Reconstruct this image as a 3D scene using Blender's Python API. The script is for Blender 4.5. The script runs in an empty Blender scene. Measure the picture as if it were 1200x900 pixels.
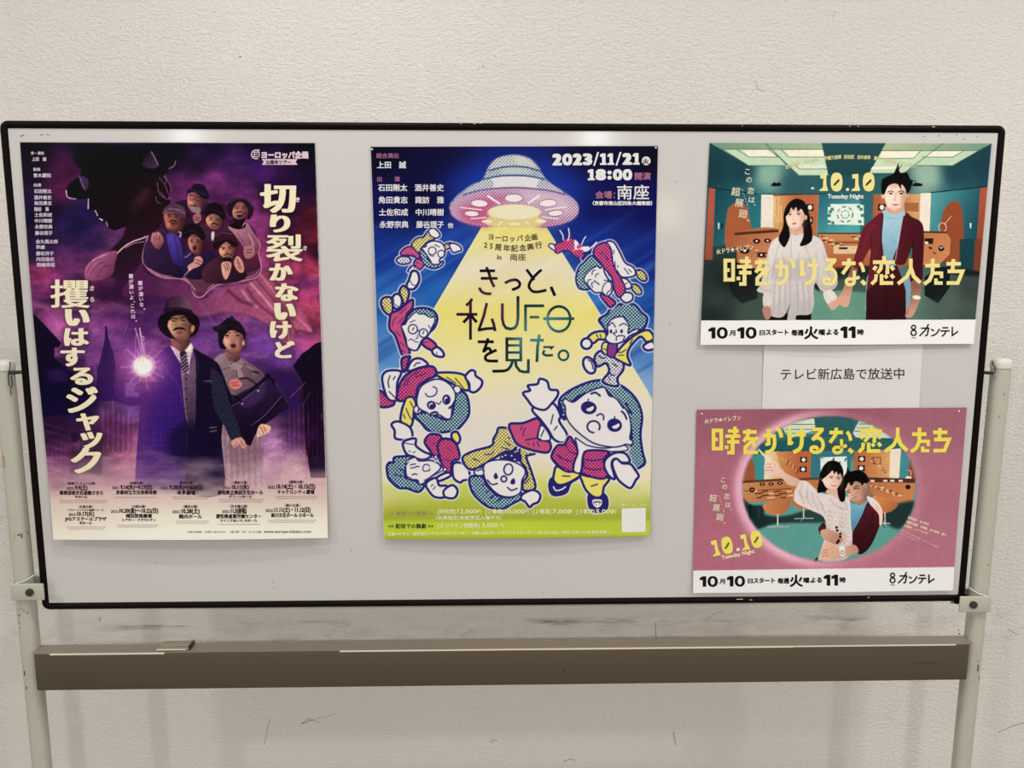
import bpy, bmesh, math, random
import numpy as np
from mathutils import Vector, Matrix

C = bpy.context.scene.collection
S = bpy.context.scene

# ------------------------------------------------------------------ camera, world, lamps, exposure
CAM = np.array([-0.0388, -1.6322, 1.605])
ROT = np.radians([80.879, -0.08, -1.487])
FPX = 1024.84
cd = bpy.data.cameras.new('camera')
cam = bpy.data.objects.new('camera', cd)
C.objects.link(cam)
cam.location = CAM
cam.rotation_euler = ROT
cd.sensor_width = 36.0
cd.lens = FPX / 1200 * 36.0
cd.clip_start = 0.02
S.camera = cam
S.view_settings.view_transform = 'Standard'
S.view_settings.look = 'None'
S.view_settings.gamma = 1.0
S.view_settings.exposure = 0.0
S.view_settings.use_curve_mapping = False

W = bpy.data.worlds.new('room_light')
S.world = W
W.use_nodes = True
W.node_tree.nodes['Background'].inputs[0].default_value = (1.0, 0.99, 0.98, 1)
W.node_tree.nodes['Background'].inputs[1].default_value = 0.41

def lamp(name, x, y, z, power, r, tilt=(0, 0), col=(1, 0.985, 0.965), spread=math.pi):
    l = bpy.data.lights.new(name, 'AREA')
    l.shape = 'DISK'
    l.size = r * 2
    l.energy = power
    l.color = col
    l.spread = spread
    o = bpy.data.objects.new(name, l)
    o.location = (x, y, z)
    o.rotation_euler = (tilt[0], tilt[1], 0)
    C.objects.link(o)
    return o

# ceiling downlights: a row close to the board, and rows further back in the hall
for (lx, ly, p) in ((-0.45, -0.55, 11), (1.25, -0.90, 16), (-2.1, -1.2, 20), (2.6, -1.2, 19), (0.4, -0.55, 3)):
    lamp('ceiling_downlight', lx, ly, 2.75, p, 0.05)
for (lx, ly) in ((-2.6, -4.2), (0.2, -4.2), (2.8, -4.2)):
    lamp('ceiling_downlight', lx, ly, 2.75, 72, 0.10)
for lx in (-3.3, 1.13):
    lamp('ceiling_downlight', lx, -8.2, 2.75, 12, 0.12, tilt=(math.radians(25), 0), col=(.95, .98, 1))
lamp('wall_light', 1.17, -4.4, 1.81, .8, 0.10, tilt=(math.radians(90), 0), col=(1, .8, .55))

# ------------------------------------------------------------------ helpers
def rotm(e):
    cx, sx, cy, sy, cz, sz = np.cos(e[0]), np.sin(e[0]), np.cos(e[1]), np.sin(e[1]), np.cos(e[2]), np.sin(e[2])
    Rx = np.array([[1, 0, 0], [0, cx, -sx], [0, sx, cx]])
    Ry = np.array([[cy, 0, sy], [0, 1, 0], [-sy, 0, cy]])
    Rz = np.array([[cz, -sz, 0], [sz, cz, 0], [0, 0, 1]])
    return Rz @ Ry @ Rx
RM = rotm(ROT)

def project(P):
    """world points (n,3) -> photograph pixels (n,2); used for measuring"""
    q = (np.asarray(P, float) - CAM) @ RM
    return np.stack([600 + FPX * q[:, 0] / -q[:, 2], 450 - FPX * q[:, 1] / -q[:, 2]], 1)

def at(px, py, Y=0.0):
    """where the sight line through a photograph pixel meets the upright plane y = Y"""
    d = RM @ np.array([(px - 600) / FPX, (450 - py) / FPX, -1.0])
    t = (Y - CAM[1]) / d[1]
    return CAM + d * t

def s2l(c):
    c = np.asarray(c, float)
    return np.where(c <= 0.04045, c / 12.92, ((c + 0.055) / 1.055) ** 2.4)

def rgb(r, g, b):
    return tuple(float(v) for v in s2l(np.array([r, g, b]) / 255.0)) + (1,)

def tag(o, label=None, cat=None, group=None, kind=None):
    if label: o['label'] = label
    if cat: o['category'] = cat
    if group: o['group'] = group
    if kind: o['kind'] = kind
    return o

def empty(name, loc=(0, 0, 0)):
    o = bpy.data.objects.new(name, None)
    o.empty_display_size = 0.05
    o.location = loc
    C.objects.link(o)
    return o

def link(name, me, mat, parent=None):
    o = bpy.data.objects.new(name, me)
    C.objects.link(o)
    if mat is not None:
        for m in (mat if isinstance(mat, (list, tuple)) else [mat]):
            me.materials.append(m)
    if parent is not None:
        o.parent = parent
        w = Vector((0, 0, 0))
        p = parent
        while p is not None:
            w += p.location
            p = p.parent
        o.location = -w
    return o

def obj(name, bm, mat, parent=None, smooth=None):
    me = bpy.data.meshes.new(name)
    bmesh.ops.recalc_face_normals(bm, faces=bm.faces)
    bm.to_mesh(me)
    bm.free()
    if smooth is not None:
        me.set_sharp_from_angle(angle=math.radians(smooth))
        for p in me.polygons:
            p.use_smooth = True
    return link(name, me, mat, parent)

def add_box(bm, x0, x1, y0, y1, z0, z1, bevel=0.0, seg=2):
    r = bmesh.ops.create_cube(bm, size=1.0)
    vs = r['verts']
    for v in vs:
        v.co = Vector((x0 + (v.co.x + .5) * (x1 - x0), y0 + (v.co.y + .5) * (y1 - y0), z0 + (v.co.z + .5) * (z1 - z0)))
    fs = {f for v in vs for f in v.link_faces}
    if bevel:
        es = list({e for v in vs for e in v.link_edges})
        bmesh.ops.bevel(bm, geom=es, offset=bevel, segments=seg, affect='EDGES', profile=0.5)
        return None
    return fs

def add_cyl(bm, p0, p1, r, seg=20, r2=None):
    p0, p1 = Vector(p0), Vector(p1)
    d = p1 - p0
    res = bmesh.ops.create_cone(bm, cap_ends=True, segments=seg, radius1=r, radius2=r if r2 is None else r2, depth=d.length)
    q = Vector((0, 0, 1)).rotation_difference(d.normalized())
    M = Matrix.Translation((p0 + p1) / 2) @ q.to_matrix().to_4x4()
    bmesh.ops.transform(bm, matrix=M, verts=res['verts'])

def round_rect(w, d, r, n=6):
    pts = []
    for cx, cy, a0 in ((w / 2 - r, d / 2 - r, 0), (-w / 2 + r, d / 2 - r, 90), (-w / 2 + r, -d / 2 + r, 180), (w / 2 - r, -d / 2 + r, 270)):
        for i in range(n + 1):
            a = math.radians(a0 + 90 * i / n)
            pts.append((cx + r * math.cos(a), cy + r * math.sin(a)))
    return pts

def add_prism(bm, prof, z0, z1, ox=0, oy=0, scale_top=1.0):
    lo = [bm.verts.new((ox + x, oy + y, z0)) for x, y in prof]
    hi = [bm.verts.new((ox + x * scale_top, oy + y * scale_top, z1)) for x, y in prof]
    n = len(prof)
    for i in range(n):
        bm.faces.new((lo[i], lo[(i + 1) % n], hi[(i + 1) % n], hi[i]))
    bm.faces.new(lo[::-1])
    bm.faces.new(hi)

def add_tube(bm, pts, r, seg=8, closed=False):
    pts = [Vector(p) for p in pts]
    n = len(pts)
    rings = []
    for i, p in enumerate(pts):
        a = pts[i - 1] if (i or closed) else pts[i]
        b = pts[(i + 1) % n] if (i < n - 1 or closed) else pts[i]
        t = (b - a).normalized()
        u = t.orthogonal().normalized() if abs(t.y) > .9 else t.cross(Vector((0, 1, 0))).normalized()
        v = t.cross(u)
        rings.append([bm.verts.new(p + r * (u * math.cos(2 * math.pi * k / seg) + v * math.sin(2 * math.pi * k / seg))) for k in range(seg)])
    for i in range(n if closed else n - 1):
        A, B = rings[i], rings[(i + 1) % n]
        for k in range(seg):
            bm.faces.new((A[k], A[(k + 1) % seg], B[(k + 1) % seg], B[k]))
    if not closed:
        bm.faces.new(rings[0])
        bm.faces.new(rings[-1][::-1])

# ------------------------------------------------------------------ materials
def new_mat(name):
    m = bpy.data.materials.new(name)
    m.use_nodes = True
    nt = m.node_tree
    return m, nt, nt.nodes['Principled BSDF']

def nd(nt, typ, **kw):
    n = nt.nodes.new(typ)
    for k, v in kw.items():
        setattr(n, k, v)
    return n

def plain(name, col, rough=.5, metal=0, bump=0, bscale=400, var=0, vscale=8, spec=.5):
    m, nt, b = new_mat(name)
    b.inputs['Base Color'].default_value = col
    b.inputs['Roughness'].default_value = rough
    b.inputs['Metallic'].default_value = metal
    b.inputs['Specular IOR Level'].default_value = spec
    tc = nd(nt, 'ShaderNodeTexCoord')
    if bump:
        n = nd(nt, 'ShaderNodeTexNoise')
        n.inputs['Scale'].default_value = bscale
        n.inputs['Detail'].default_value = 3
        nt.links.new(tc.outputs['Object'], n.inputs['Vector'])
        bp = nd(nt, 'ShaderNodeBump')
        bp.inputs['Strength'].default_value = bump
        bp.inputs['Distance'].default_value = .002
        nt.links.new(n.outputs['Fac'], bp.inputs['Height'])
        nt.links.new(bp.outputs['Normal'], b.inputs['Normal'])
    if var:
        n = nd(nt, 'ShaderNodeTexNoise')
        n.inputs['Scale'].default_value = vscale
        n.inputs['Detail'].default_value = 4
        nt.links.new(tc.outputs['Object'], n.inputs['Vector'])
        mx = nd(nt, 'ShaderNodeMix', data_type='RGBA')
        mx.inputs['A'].default_value = tuple(c * (1 - var) for c in col[:3]) + (1,)
        mx.inputs['B'].default_value = tuple(min(1, c * (1 + var)) for c in col[:3]) + (1,)
        nt.links.new(n.outputs['Fac'], mx.inputs['Factor'])
        nt.links.new(mx.outputs['Result'], b.inputs['Base Color'])
    return m

def wall_material():
    m, nt, b = new_mat('plaster_wallcovering')
    b.inputs['Roughness'].default_value = .85
    b.inputs['Specular IOR Level'].default_value = .2
    tc = nd(nt, 'ShaderNodeTexCoord')
    O = tc.outputs['Object']
    def noise(scale, detail=3, vec=None, rough=.5):
        n = nd(nt, 'ShaderNodeTexNoise')
        n.inputs['Scale'].default_value = scale
        n.inputs['Detail'].default_value = detail
        n.inputs['Roughness'].default_value = rough
        nt.links.new(vec or O, n.inputs['Vector'])
        return n.outputs['Fac']
    def mapped(sx, sy, sz):
        mp = nd(nt, 'ShaderNodeMapping')
        mp.inputs['Scale'].default_value = (sx, sy, sz)
        nt.links.new(O, mp.inputs['Vector'])
        return mp.outputs['Vector']
    def ramp(fac, a, b_, ca=0, cb=1):
        r = nd(nt, 'ShaderNodeMapRange')
        r.inputs['From Min'].default_value = a
        r.inputs['From Max'].default_value = b_
        r.inputs['To Min'].default_value = ca
        r.inputs['To Max'].default_value = cb
        nt.links.new(fac, r.inputs['Value'])
        return r.outputs['Result']
    def math_(op, a, b_):
        n = nd(nt, 'ShaderNodeMath', operation=op)
        for i, v in enumerate((a, b_)):
            if isinstance(v, (int, float)): n.inputs[i].default_value = v
            else: nt.links.new(v, n.inputs[i])
        return n.outputs[0]
    fine = noise(330, 4, mapped(.75, 1, 1.25), .6)
    lumps = noise(120, 2, mapped(.8, 1, 1.2))
    h = math_('ADD', fine, math_('MULTIPLY', lumps, .8))
    bp = nd(nt, 'ShaderNodeBump')
    bp.inputs['Strength'].default_value = .9
    bp.inputs['Distance'].default_value = .005
    nt.links.new(h, bp.inputs['Height'])
    nt.links.new(bp.outputs['Normal'], b.inputs['Normal'])
    # base colour with faint blotches
    mx = nd(nt, 'ShaderNodeMix', data_type='RGBA')
    mx.inputs['A'].default_value = rgb(229, 222, 212)
    mx.inputs['B'].default_value = rgb(237, 231, 223)
    nt.links.new(noise(2.2, 4), mx.inputs['Factor'])
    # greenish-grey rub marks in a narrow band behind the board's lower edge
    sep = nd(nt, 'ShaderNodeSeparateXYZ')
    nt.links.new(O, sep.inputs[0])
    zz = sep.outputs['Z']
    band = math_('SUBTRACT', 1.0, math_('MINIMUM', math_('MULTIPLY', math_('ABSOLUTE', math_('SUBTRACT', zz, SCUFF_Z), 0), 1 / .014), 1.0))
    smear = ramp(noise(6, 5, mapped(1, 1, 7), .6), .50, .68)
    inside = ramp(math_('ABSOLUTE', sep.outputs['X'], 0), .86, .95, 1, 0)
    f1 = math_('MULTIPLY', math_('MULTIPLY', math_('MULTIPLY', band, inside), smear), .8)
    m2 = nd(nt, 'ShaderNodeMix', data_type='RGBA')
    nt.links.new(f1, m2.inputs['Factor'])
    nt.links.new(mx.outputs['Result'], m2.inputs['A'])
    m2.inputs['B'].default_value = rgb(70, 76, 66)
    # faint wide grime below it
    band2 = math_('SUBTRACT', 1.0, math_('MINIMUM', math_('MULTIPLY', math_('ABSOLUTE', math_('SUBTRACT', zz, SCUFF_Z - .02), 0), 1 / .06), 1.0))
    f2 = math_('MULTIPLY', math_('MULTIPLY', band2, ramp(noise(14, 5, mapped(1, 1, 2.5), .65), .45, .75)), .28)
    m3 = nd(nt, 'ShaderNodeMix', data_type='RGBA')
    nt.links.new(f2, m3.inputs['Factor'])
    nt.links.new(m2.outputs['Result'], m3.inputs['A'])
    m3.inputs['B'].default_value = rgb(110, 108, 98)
    nt.links.new(m3.outputs['Result'], b.inputs['Base Color'])
    return m

def print_material(name, rough=.35, spec=.5, coat=0.0):
    """ink on paper: the colour is the print itself"""
    m, nt, b = new_mat(name)
    a = nd(nt, 'ShaderNodeAttribute', attribute_name='ink')
    nt.links.new(a.outputs['Color'], b.inputs['Base Color'])
    b.inputs['Roughness'].default_value = rough
    b.inputs['Specular IOR Level'].default_value = spec
    b.inputs['Coat Weight'].default_value = coat
    b.inputs['Coat Roughness'].default_value = .2
    return m

WALL_Y = 0.30
SCUFF_Z = float(at(480, 731, WALL_Y)[2])
M_WALL = wall_material()
M_MARK = plain('wall_scratch', rgb(92, 88, 80), .9)
M_FLOOR = plain('vinyl_floor', rgb(150, 140, 126), .35, var=.08)
M_BOARD = plain('whiteboard_enamel', rgb(193, 189, 185), .12, var=.015, vscale=3, spec=.45)
M_BLACK = plain('black_plastic_frame', rgb(14, 10, 9), .38, bump=.08, bscale=60, spec=.06)
M_POST = plain('pale_grey_powder_coat', rgb(174, 172, 157), .38, bump=.04, bscale=300, var=.03, vscale=20)
M_CAP = plain('pale_plastic_cap', rgb(198, 194, 182), .4)
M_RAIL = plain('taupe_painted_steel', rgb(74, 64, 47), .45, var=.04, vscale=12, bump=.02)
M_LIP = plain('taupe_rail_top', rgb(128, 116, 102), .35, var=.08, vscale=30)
M_WORN = plain('worn_bright_edge', rgb(216, 204, 186), .3)
M_STEEL = plain('dark_steel_bolt', rgb(82, 76, 68), .35, metal=.8)
M_PIN = plain('dark_pivot_pin', rgb(45, 40, 36), .4, metal=.3)
M_RUBBER = plain('dark_rubber', rgb(35, 34, 33), .7)
M_SCUFF = plain('black_scuff', rgb(38, 34, 30), .7)
M_TAPE = plain('old_tan_tape', rgb(168, 142, 98), .6)

# ------------------------------------------------------------------ the room
bm = bmesh.new()
add_box(bm, -4.5, 4.5, WALL_Y, WALL_Y + .12, 0, 2.9)
def scratch(pts, w):
    """thin dark hairline on the wall paint, a hair proud of it"""
    q = [at(x, y, WALL_Y) for x, y in pts]
    for i in range(len(q) - 1):
        a, b_ = Vector(q[i]), Vector(q[i + 1])
        n = Vector((-(b_ - a).z, 0, (b_ - a).x)).normalized() * w / 2
        vs = [bm.verts.new((p.x, WALL_Y - .0003, p.z)) for p in (a - n, b_ - n, b_ + n * .6, a + n * .6)]
        bm.faces.new(vs).material_index = 1
for pts, w in (([(353, 848), (362, 842), (374, 847), (385, 846), (396, 849)][:3], .0012), ([(310, 873), (314, 850), (317, 842)], .001),
               ([(1170, 858), (1186, 851), (1200, 847)], .0014), ([(1181, 737), (1192, 744)], .0012), ([(768, 730), (769, 748)], .0016),
               ([(789, 858), (792, 873)], .0018), ([(116, 728), (118, 723)], .002), ([(574, 870), (578, 867), (583, 868)], .0016),
               ([(540, 748), (549, 740), (554, 738)], .0009), ([(660, 893), (668, 889), (674, 891)], .0016), ([(280, 67), (283, 66)], .002),
               ([(566, 76), (567, 79)], .0014), ([(975, 20), (979, 14)], .0008), ([(885, 94), (888, 104), (896, 108)], .0008),
               ([(827, 726), (838, 719), (848, 716)], .0009), ([(353, 848), (368, 843)], .0018), ([(370, 842), (396, 836)], .0008)):
    scratch(pts, w)
o = obj('wall_back', bm, [M_WALL, M_MARK])
tag(o, 'cream textured wall behind the whiteboard', 'wall', kind='structure')
bm = bmesh.new()
add_box(bm, -4.5, 4.5, -9, WALL_Y + .12, -.1, 0)
tag(obj('floor', bm, M_FLOOR), 'floor under the whiteboard stand', 'floor', kind='structure')
bm = bmesh.new()
add_box(bm, -4.5, 4.5, WALL_Y - .012, WALL_Y, 0, .08, .003)
tag(obj('baseboard_back', bm, plain('dark_skirting', rgb(80, 74, 66), .5)), 'dark skirting at the foot of the cream wall', 'baseboard', kind='structure')

# ------------------------------------------------------------------ the whiteboard stand
BW, BZ0, BZ1 = 0.91, 0.90, 1.82       # half width and heights of the board's outer edge
PANEL_Y = 0.004                        # its white face
stand = empty('whiteboard_stand', (0, 0, 0))
tag(stand, 'wide white pinboard in a black frame on a pale grey two-post stand', 'whiteboard stand')

bm = bmesh.new()
add_box(bm, -BW + .006, BW - .006, PANEL_Y, .018, BZ0 + .006, BZ1 - .006)
# small pen ticks and wear on the enamel
for (x, y, l, a) in ((49, 158, 3, 20), (56, 158, 3, -10), (26, 159, 5, 20), (412, 645, 2, 60), (320, 683, 1.5, 0), (321, 690, 1.5, 0), (184, 660, 1.5, 20),
                     (1083, 160, 2, 0), (1100, 159, 2, 10), (1121, 158, 2, 0), (1130, 163, 2, 20), (1145, 160, 1.5, 0), (793, 213, 1.5, 90), (785, 380, 1.5, 60),
                     (637, 694, 2, 30), (1162, 282, 1.2, 90)):
    p = at(x, y, PANEL_Y)
    ca, sa, h = math.cos(math.radians(a)), math.sin(math.radians(a)), l * .0008
    vs = [bm.verts.new((p[0] + u * ca * h - v * sa * .0006, PANEL_Y - .0002, p[2] + u * sa * h + v * ca * .0006)) for u, v in ((-1, -1), (1, -1), (1, 1), (-1, 1))]
    bm.faces.new(vs).material_index = 1
panel = obj('board_panel', bm, [M_BOARD, M_SCUFF], stand)

# frame: a soft-cornered extrusion run round the board
bm = bmesh.new()
prof = [(0, .003), (.0025, .0005), (.006, 0), (.0105, .001), (.0135, .004), (.0135, .0065), (.0125, .0065), (.0125, .018), (.006, .024), (0, .022)]   # inward, depth
loops = []
def frame_path(inset):
    R = max(.014 - inset, .0008)
    out = []
    for cx, cz, a0 in ((BW - .014, BZ1 - .014, 0), (-BW + .014, BZ1 - .014, 90), (-BW + .014, BZ0 + .014, 180), (BW - .014, BZ0 + .014, 270)):
        for k in range(6):
            a = math.radians(a0 + 18 * k)
            out.append((cx + R * math.cos(a), cz + R * math.sin(a)))
    return out
rings = [[bm.verts.new((x, d, z)) for x, z in frame_path(i)] for i, d in prof]
nr, npth = len(rings), len(rings[0])
for i in range(nr):
    A, B = rings[i], rings[(i + 1) % nr]
    for k in range(npth):
        bm.faces.new((A[k], A[(k + 1) % npth], B[(k + 1) % npth], B[k]))
# pale chips worn into the black edge
for (x, y, l) in ((1094, 148.5, 4), (996, 147.6, 1.5), (540, 145.0, 1.5), (556, 144.8, 3), (563, 144.2, 2), (255, 141.2, 1.2), (870, 147.2, 1.3), (1006, 148, 1.4), (867, 702.2, 9), (1018, 700, 3), (880, 703, 4)):
    p = at(x, y, -.0003)
    h = l * .0008
    bm.faces.new([bm.verts.new((p[0] + u * h, -.0002, p[2] + v * .0006)) for u, v in ((-1, -1), (1, -1), (.7, 1), (-.8, .8))]).material_index = 1
frame = obj('board_frame', bm, [M_BLACK, M_WORN], stand, smooth=50)

# posts
PTOP = float(at(1173, 424, -.01)[2])
PX = .9425
for sgn in (-1, 1):
    lean = .010 if sgn > 0 else .005            # the posts stand a touch out of plumb
    def px_at(z):
        return sgn * (PX + lean * (z - 1.38))
    px_ = px_at(PTOP)
    bm = bmesh.new()
    prof_ = round_rect(.034, .030, .0115, 7)
    lo = [bm.verts.new((px_at(.05) + x, .004 + y, .05)) for x, y in prof_]
    hi = [bm.verts.new((px_at(PTOP - .012) + x, .004 + y, PTOP - .012)) for x, y in prof_]
    n_ = len(prof_)
    for k in range(n_):
        bm.faces.new((lo[k], lo[(k + 1) % n_], hi[(k + 1) % n_], hi[k]))
    bm.faces.new(lo[::-1]); bm.faces.new(hi)
    # scuffs and old tape on the powder coat
    marks = ((1146, 783, 1, 6, 1), (1148, 795, .6, 3, 1), (1127, 745, 1.6, 1, 1), (1126.5, 741, 1.2, .8, 1), (1131, 752, 1.5, 1, 1), (1146, 775, .6, 1.5, 1), (1177, 462, .5, 2, 1), (1171, 488, .5, 2, 1), (1158, 662, .8, 1, 1)) if sgn > 0 else \
            ((22.5, 721, 1.4, 1.2, 1), (24, 713, 1.2, .7, 1), (28, 715, .5, 2, 1), (32, 718, .8, 1, 1), (22.5, 730, .5, 2, 1), (23, 736, .4, 1.6, 1), (28.5, 789, 1.0, 4, 1), (27.5, 782, .6, 1, 1), (31, 806, .8, 3, 1),
             (22, 627, 2.0, 1.1, 1), (25, 628, .8, 4, 1), (29, 626, .6, 2, 1), (14, 628, 4.5, 4, 2), (4, 541, 2.2, 10, 2))
    for (x, y, hw, hh, mi) in marks:
        p = at(x, y, -.0112)
        def skin(X):
            dx = min(abs(X - px_at(p[2])), .0168)
            return -.0110 if dx < .0055 else -.0110 + (.0115 - math.sqrt(max(0, .0115 ** 2 - (dx - .0055) ** 2)))
        f_ = []
        for u, v in ((-1, -.9), (.7, -1), (1, .8), (-.8, 1)):
            X = p[0] + u * hw * .0013
            f_.append(bm.verts.new((X, skin(X) - .0004, p[2] + v * hh * .0013)))
        bm.faces.new(f_).material_index = mi
    post = obj('post', bm, [M_POST, M_SCUFF, M_TAPE], stand, smooth=40)
    tag(post, 'right hand pale grey post' if sgn > 0 else 'left hand pale grey post with old tape scraps')
    bm = bmesh.new()
    prof2 = round_rect(.0365, .0325, .0122, 7)
    zs = ((PTOP - .013, 1), (PTOP - .004, 1), (PTOP + .001, .93), (PTOP + .004, .78), (PTOP + .0055, .5), (PTOP + .006, .15))
    rr = [[bm.verts.new((px_ + x * s_, .004 + y * s_, z)) for x, y in prof2] for z, s_ in zs]
    for i in range(len(rr) - 1):
        for k in range(len(prof2)):
            k2 = (k + 1) % len(prof2)
            bm.faces.new((rr[i][k], rr[i][k2], rr[i + 1][k2], rr[i + 1][k]))
    bm.faces.new(rr[-1]); bm.faces.new(rr[0][::-1])
    obj('post_cap', bm, M_CAP, post, smooth=60)
    # pivot pin from post to board, and its bent wire clip
    q = at(1164, 437.5, -.013) if sgn > 0 else at(11.5, 437, -.013)
    bm = bmesh.new()
    add_cyl(bm, (q[0], -.0125, q[2]), (sgn * (BW - .003), .006, q[2] - .001), .0032, 14)
    pin = obj('pivot_pin', bm, M_PIN, stand, smooth=40)
    bm = bmesh.new()
    wire = ((1163, 423), (1164, 428), (1166.5, 430), (1166, 437)) if sgn > 0 else ((12, 424), (11.5, 432), (9.5, 440), (11, 452), (13.5, 454), (14.5, 450), (13, 441))
    add_tube(bm, [tuple(at(x, y, -.0135)) for x, y in wire], .0011, 6)
    if sgn < 0: add_tube(bm, [tuple(at(x, y, -.0135)) for x, y in ((12.5, 454), (13, 463))], .0009, 6)
    obj('wire_clip', bm, M_PIN, pin, smooth=60)
    # clamp that latches the lower corner of the board
    c0, c1, cb = ((1125, 707.5), (1162, 707.5), (1141.5, 708.5)) if sgn > 0 else ((12, 694), (51, 694), (34, 694))
    x0, x1 = float(at(*c0, -.0205)[0]), float(at(*c1, -.0205)[0])
    zc = float(at(*cb, -.0205)[2])
    bm = bmesh.new()
    add_box(bm, x0, x1, -.0205, -.0165, zc - .0165, zc + .0165, .0015, 3)
    xo = x1 if sgn > 0 else x0
    add_box(bm, xo - .0025 if sgn > 0 else xo, xo if sgn > 0 else xo + .0025, -.0190, .022, zc - .0160, zc + .0160, .001)
    add_box(bm, x0 + .004, x1 - .004, .0195, .023, zc - .0155, zc + .0155, .001)
    cl = obj('corner_clamp', bm, M_POST, stand, smooth=40)
    bx = float(at(*cb, -.024)[0])
    bm = bmesh.new()
    add_cyl(bm, (bx, -.0240, zc), (bx, -.0195, zc), .0075, 22)
    add_cyl(bm, (bx, -.0246, zc), (bx, -.0235, zc), .0035, 6)
    obj('clamp_bolt', bm, M_STEEL, cl, smooth=40)
    bm = bmesh.new()
    pz = px_at(zc)
    add_tube(bm, [(pz + sgn * .006, -.018, zc + .0162), (pz - sgn * .010, -.012, zc + .019), (pz - sgn * .024, -.006, zc + .028), (pz - sgn * .028, .004, zc + .026), (pz - sgn * .016, .010, zc + .018)], .0014)
    obj('latch_wire', bm, M_CAP, cl, smooth=60)
    if sgn > 0:                                  # black block under the right corner
        bm = bmesh.new()
        add_box(bm, BW - .018, BW + .004, .001, .020, BZ0 - .007, BZ0 + .014, .003)
        obj('corner_block', bm, M_BLACK, stand, smooth=40)
    # foot with castors under the post (below the photograph)
    xf = px_at(.07)
    bm = bmesh.new()
    add_box(bm, xf - .02, xf + .02, -.27, .27, .05, .085, .006)
    ft = obj('foot_bar', bm, M_POST, stand, smooth=40)
    for yy in (-.245, .245):
        bm = bmesh.new()
        add_cyl(bm, (xf - .011, yy, .025), (xf + .011, yy, .025), .025, 20)
        add_cyl(bm, (xf, yy, .035), (xf, yy, .06), .008, 10)
        obj('castor', bm, M_RUBBER, ft, smooth=40)
PL, PR = -PX, PX

# tray rail
RY = -.030
ra, rb = at(40, 768, RY), at(1136, 755, RY)
rc, rd = at(43, 809, RY), at(1133, 797, RY)
RZ1 = (ra[2] + rb[2]) / 2 - .0
RZ0 = (rc[2] + rd[2]) / 2
RX0, RX1 = (ra[0] + rc[0]) / 2, (rb[0] + rd[0]) / 2
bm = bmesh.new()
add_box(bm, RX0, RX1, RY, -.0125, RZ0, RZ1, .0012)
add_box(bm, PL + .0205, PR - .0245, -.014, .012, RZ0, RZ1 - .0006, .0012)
for (x0, x1, h) in ((58, 192, .0016), (398, 640, .0011), (640, 930, .0014), (930, 1120, .0008)):
    p, b_ = at(x0, 765, RY), at(x1, 760, RY)
    for f in add_box(bm, p[0], b_[0], RY - .0003, RY + .0026, RZ1 - h, RZ1 + .0007): f.material_index = 1
for (x, y, l, w) in ((645, 780.5, 3, 1.2), (661, 786, 4, 1.5), (664, 788, 2, 1), (948, 779, 3, .7), (951, 777, 2, .6), (1080, 777, 30, .5), (1092, 777, 14, .7), (1068, 771, 10, .3), (470, 804, 1.5, .8), (911, 799, 1.4, .8), (498, 774, 1.2, 1.6), (496, 777, 1, 1)):
    p = at(x, y, RY)
    bm.faces.new([bm.verts.new((p[0] + u * l * .0008, RY - .0003, p[2] + v * w * .0008)) for u, v in ((-1, -.7), (.8, -1), (1, .5), (-.7, 1))]).material_index = 3 if x in (498, 496) else 2
rail = obj('tray_rail', bm, [M_RAIL, M_WORN, M_SCUFF, M_LIP], stand, smooth=30)
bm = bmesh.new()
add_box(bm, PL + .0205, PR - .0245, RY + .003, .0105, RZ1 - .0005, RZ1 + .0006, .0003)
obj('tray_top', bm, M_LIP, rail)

# a shallow clear plastic case left on the rail
e0 = at(184, 768.5, -.020)
CX0, CX1 = float(at(184, 768, -.022)[0]), float(at(221, 768, -.022)[0])
case = empty('plastic_case', ((CX0 + CX1) / 2, -.006, RZ1 + .0006))
tag(case, 'small flat clear plastic case lying on the taupe tray rail', 'case')
M_CLEAR = plain('cloudy_clear_plastic', rgb(132, 128, 110), .25, var=.2, vscale=60)
M_CASEDARK = plain('smoky_plastic_edge', rgb(40, 34, 30), .3)
zb = RZ1 + .0006
bm = bmesh.new()
add_box(bm, CX0, CX1, -.021, .008, zb, zb + .005, .001)
obj('case_body', bm, M_CLEAR, case, smooth=30)
bm = bmesh.new()
add_box(bm, CX0 + .003, CX1 - .001, -.015, .008, zb + .005, zb + .0075, .0012)
lid = obj('case_lid', bm, M_CLEAR, case, smooth=30)
bm = bmesh.new()
add_box(bm, CX1 - .001, CX1 + .003, -.020, .010, zb, zb + .0075, .001)
obj('case_end', bm, M_CASEDARK, case, smooth=30)
bm = bmesh.new()
add_box(bm, CX0, CX1 - .004, -.0245, -.0225, zb + .0025, zb + .0045, .0004)
obj('case_lip', bm, M_WORN, case, smooth=30)

# ------------------------------------------------------------------ printed sheets
INK_GAIN = 1.2        # how bright white paper stands in the room's light

def nums(s):
    if isinstance(s, str):
        v = [float(t) for t in s.replace(',', ' ').split()]
        return [(v[i], v[i + 1]) for i in range(0, len(v) - 1, 2)]
    return [tuple(p) for p in s]

def catmull(pts, closed=True, n=6):
    P = np.array(pts, float)
    m = len(P)
    if m < 3: return P
    out = []
    for i in range(m if closed else m - 1):
        if closed: a, b, c, d = P[i - 1], P[i], P[(i + 1) % m], P[(i + 2) % m]
        else: a, b, c, d = P[max(i - 1, 0)], P[i], P[i + 1], P[min(i + 2, m - 1)]
        for k in range(n):
            t = k / n
            out.append(.5 * (2 * b + (c - a) * t + (2 * a - 5 * b + 4 * c - d) * t * t + (3 * b - a - 3 * c + d) * t ** 3))
    if not closed: out.append(P[-1])
    return np.array(out)

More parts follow.
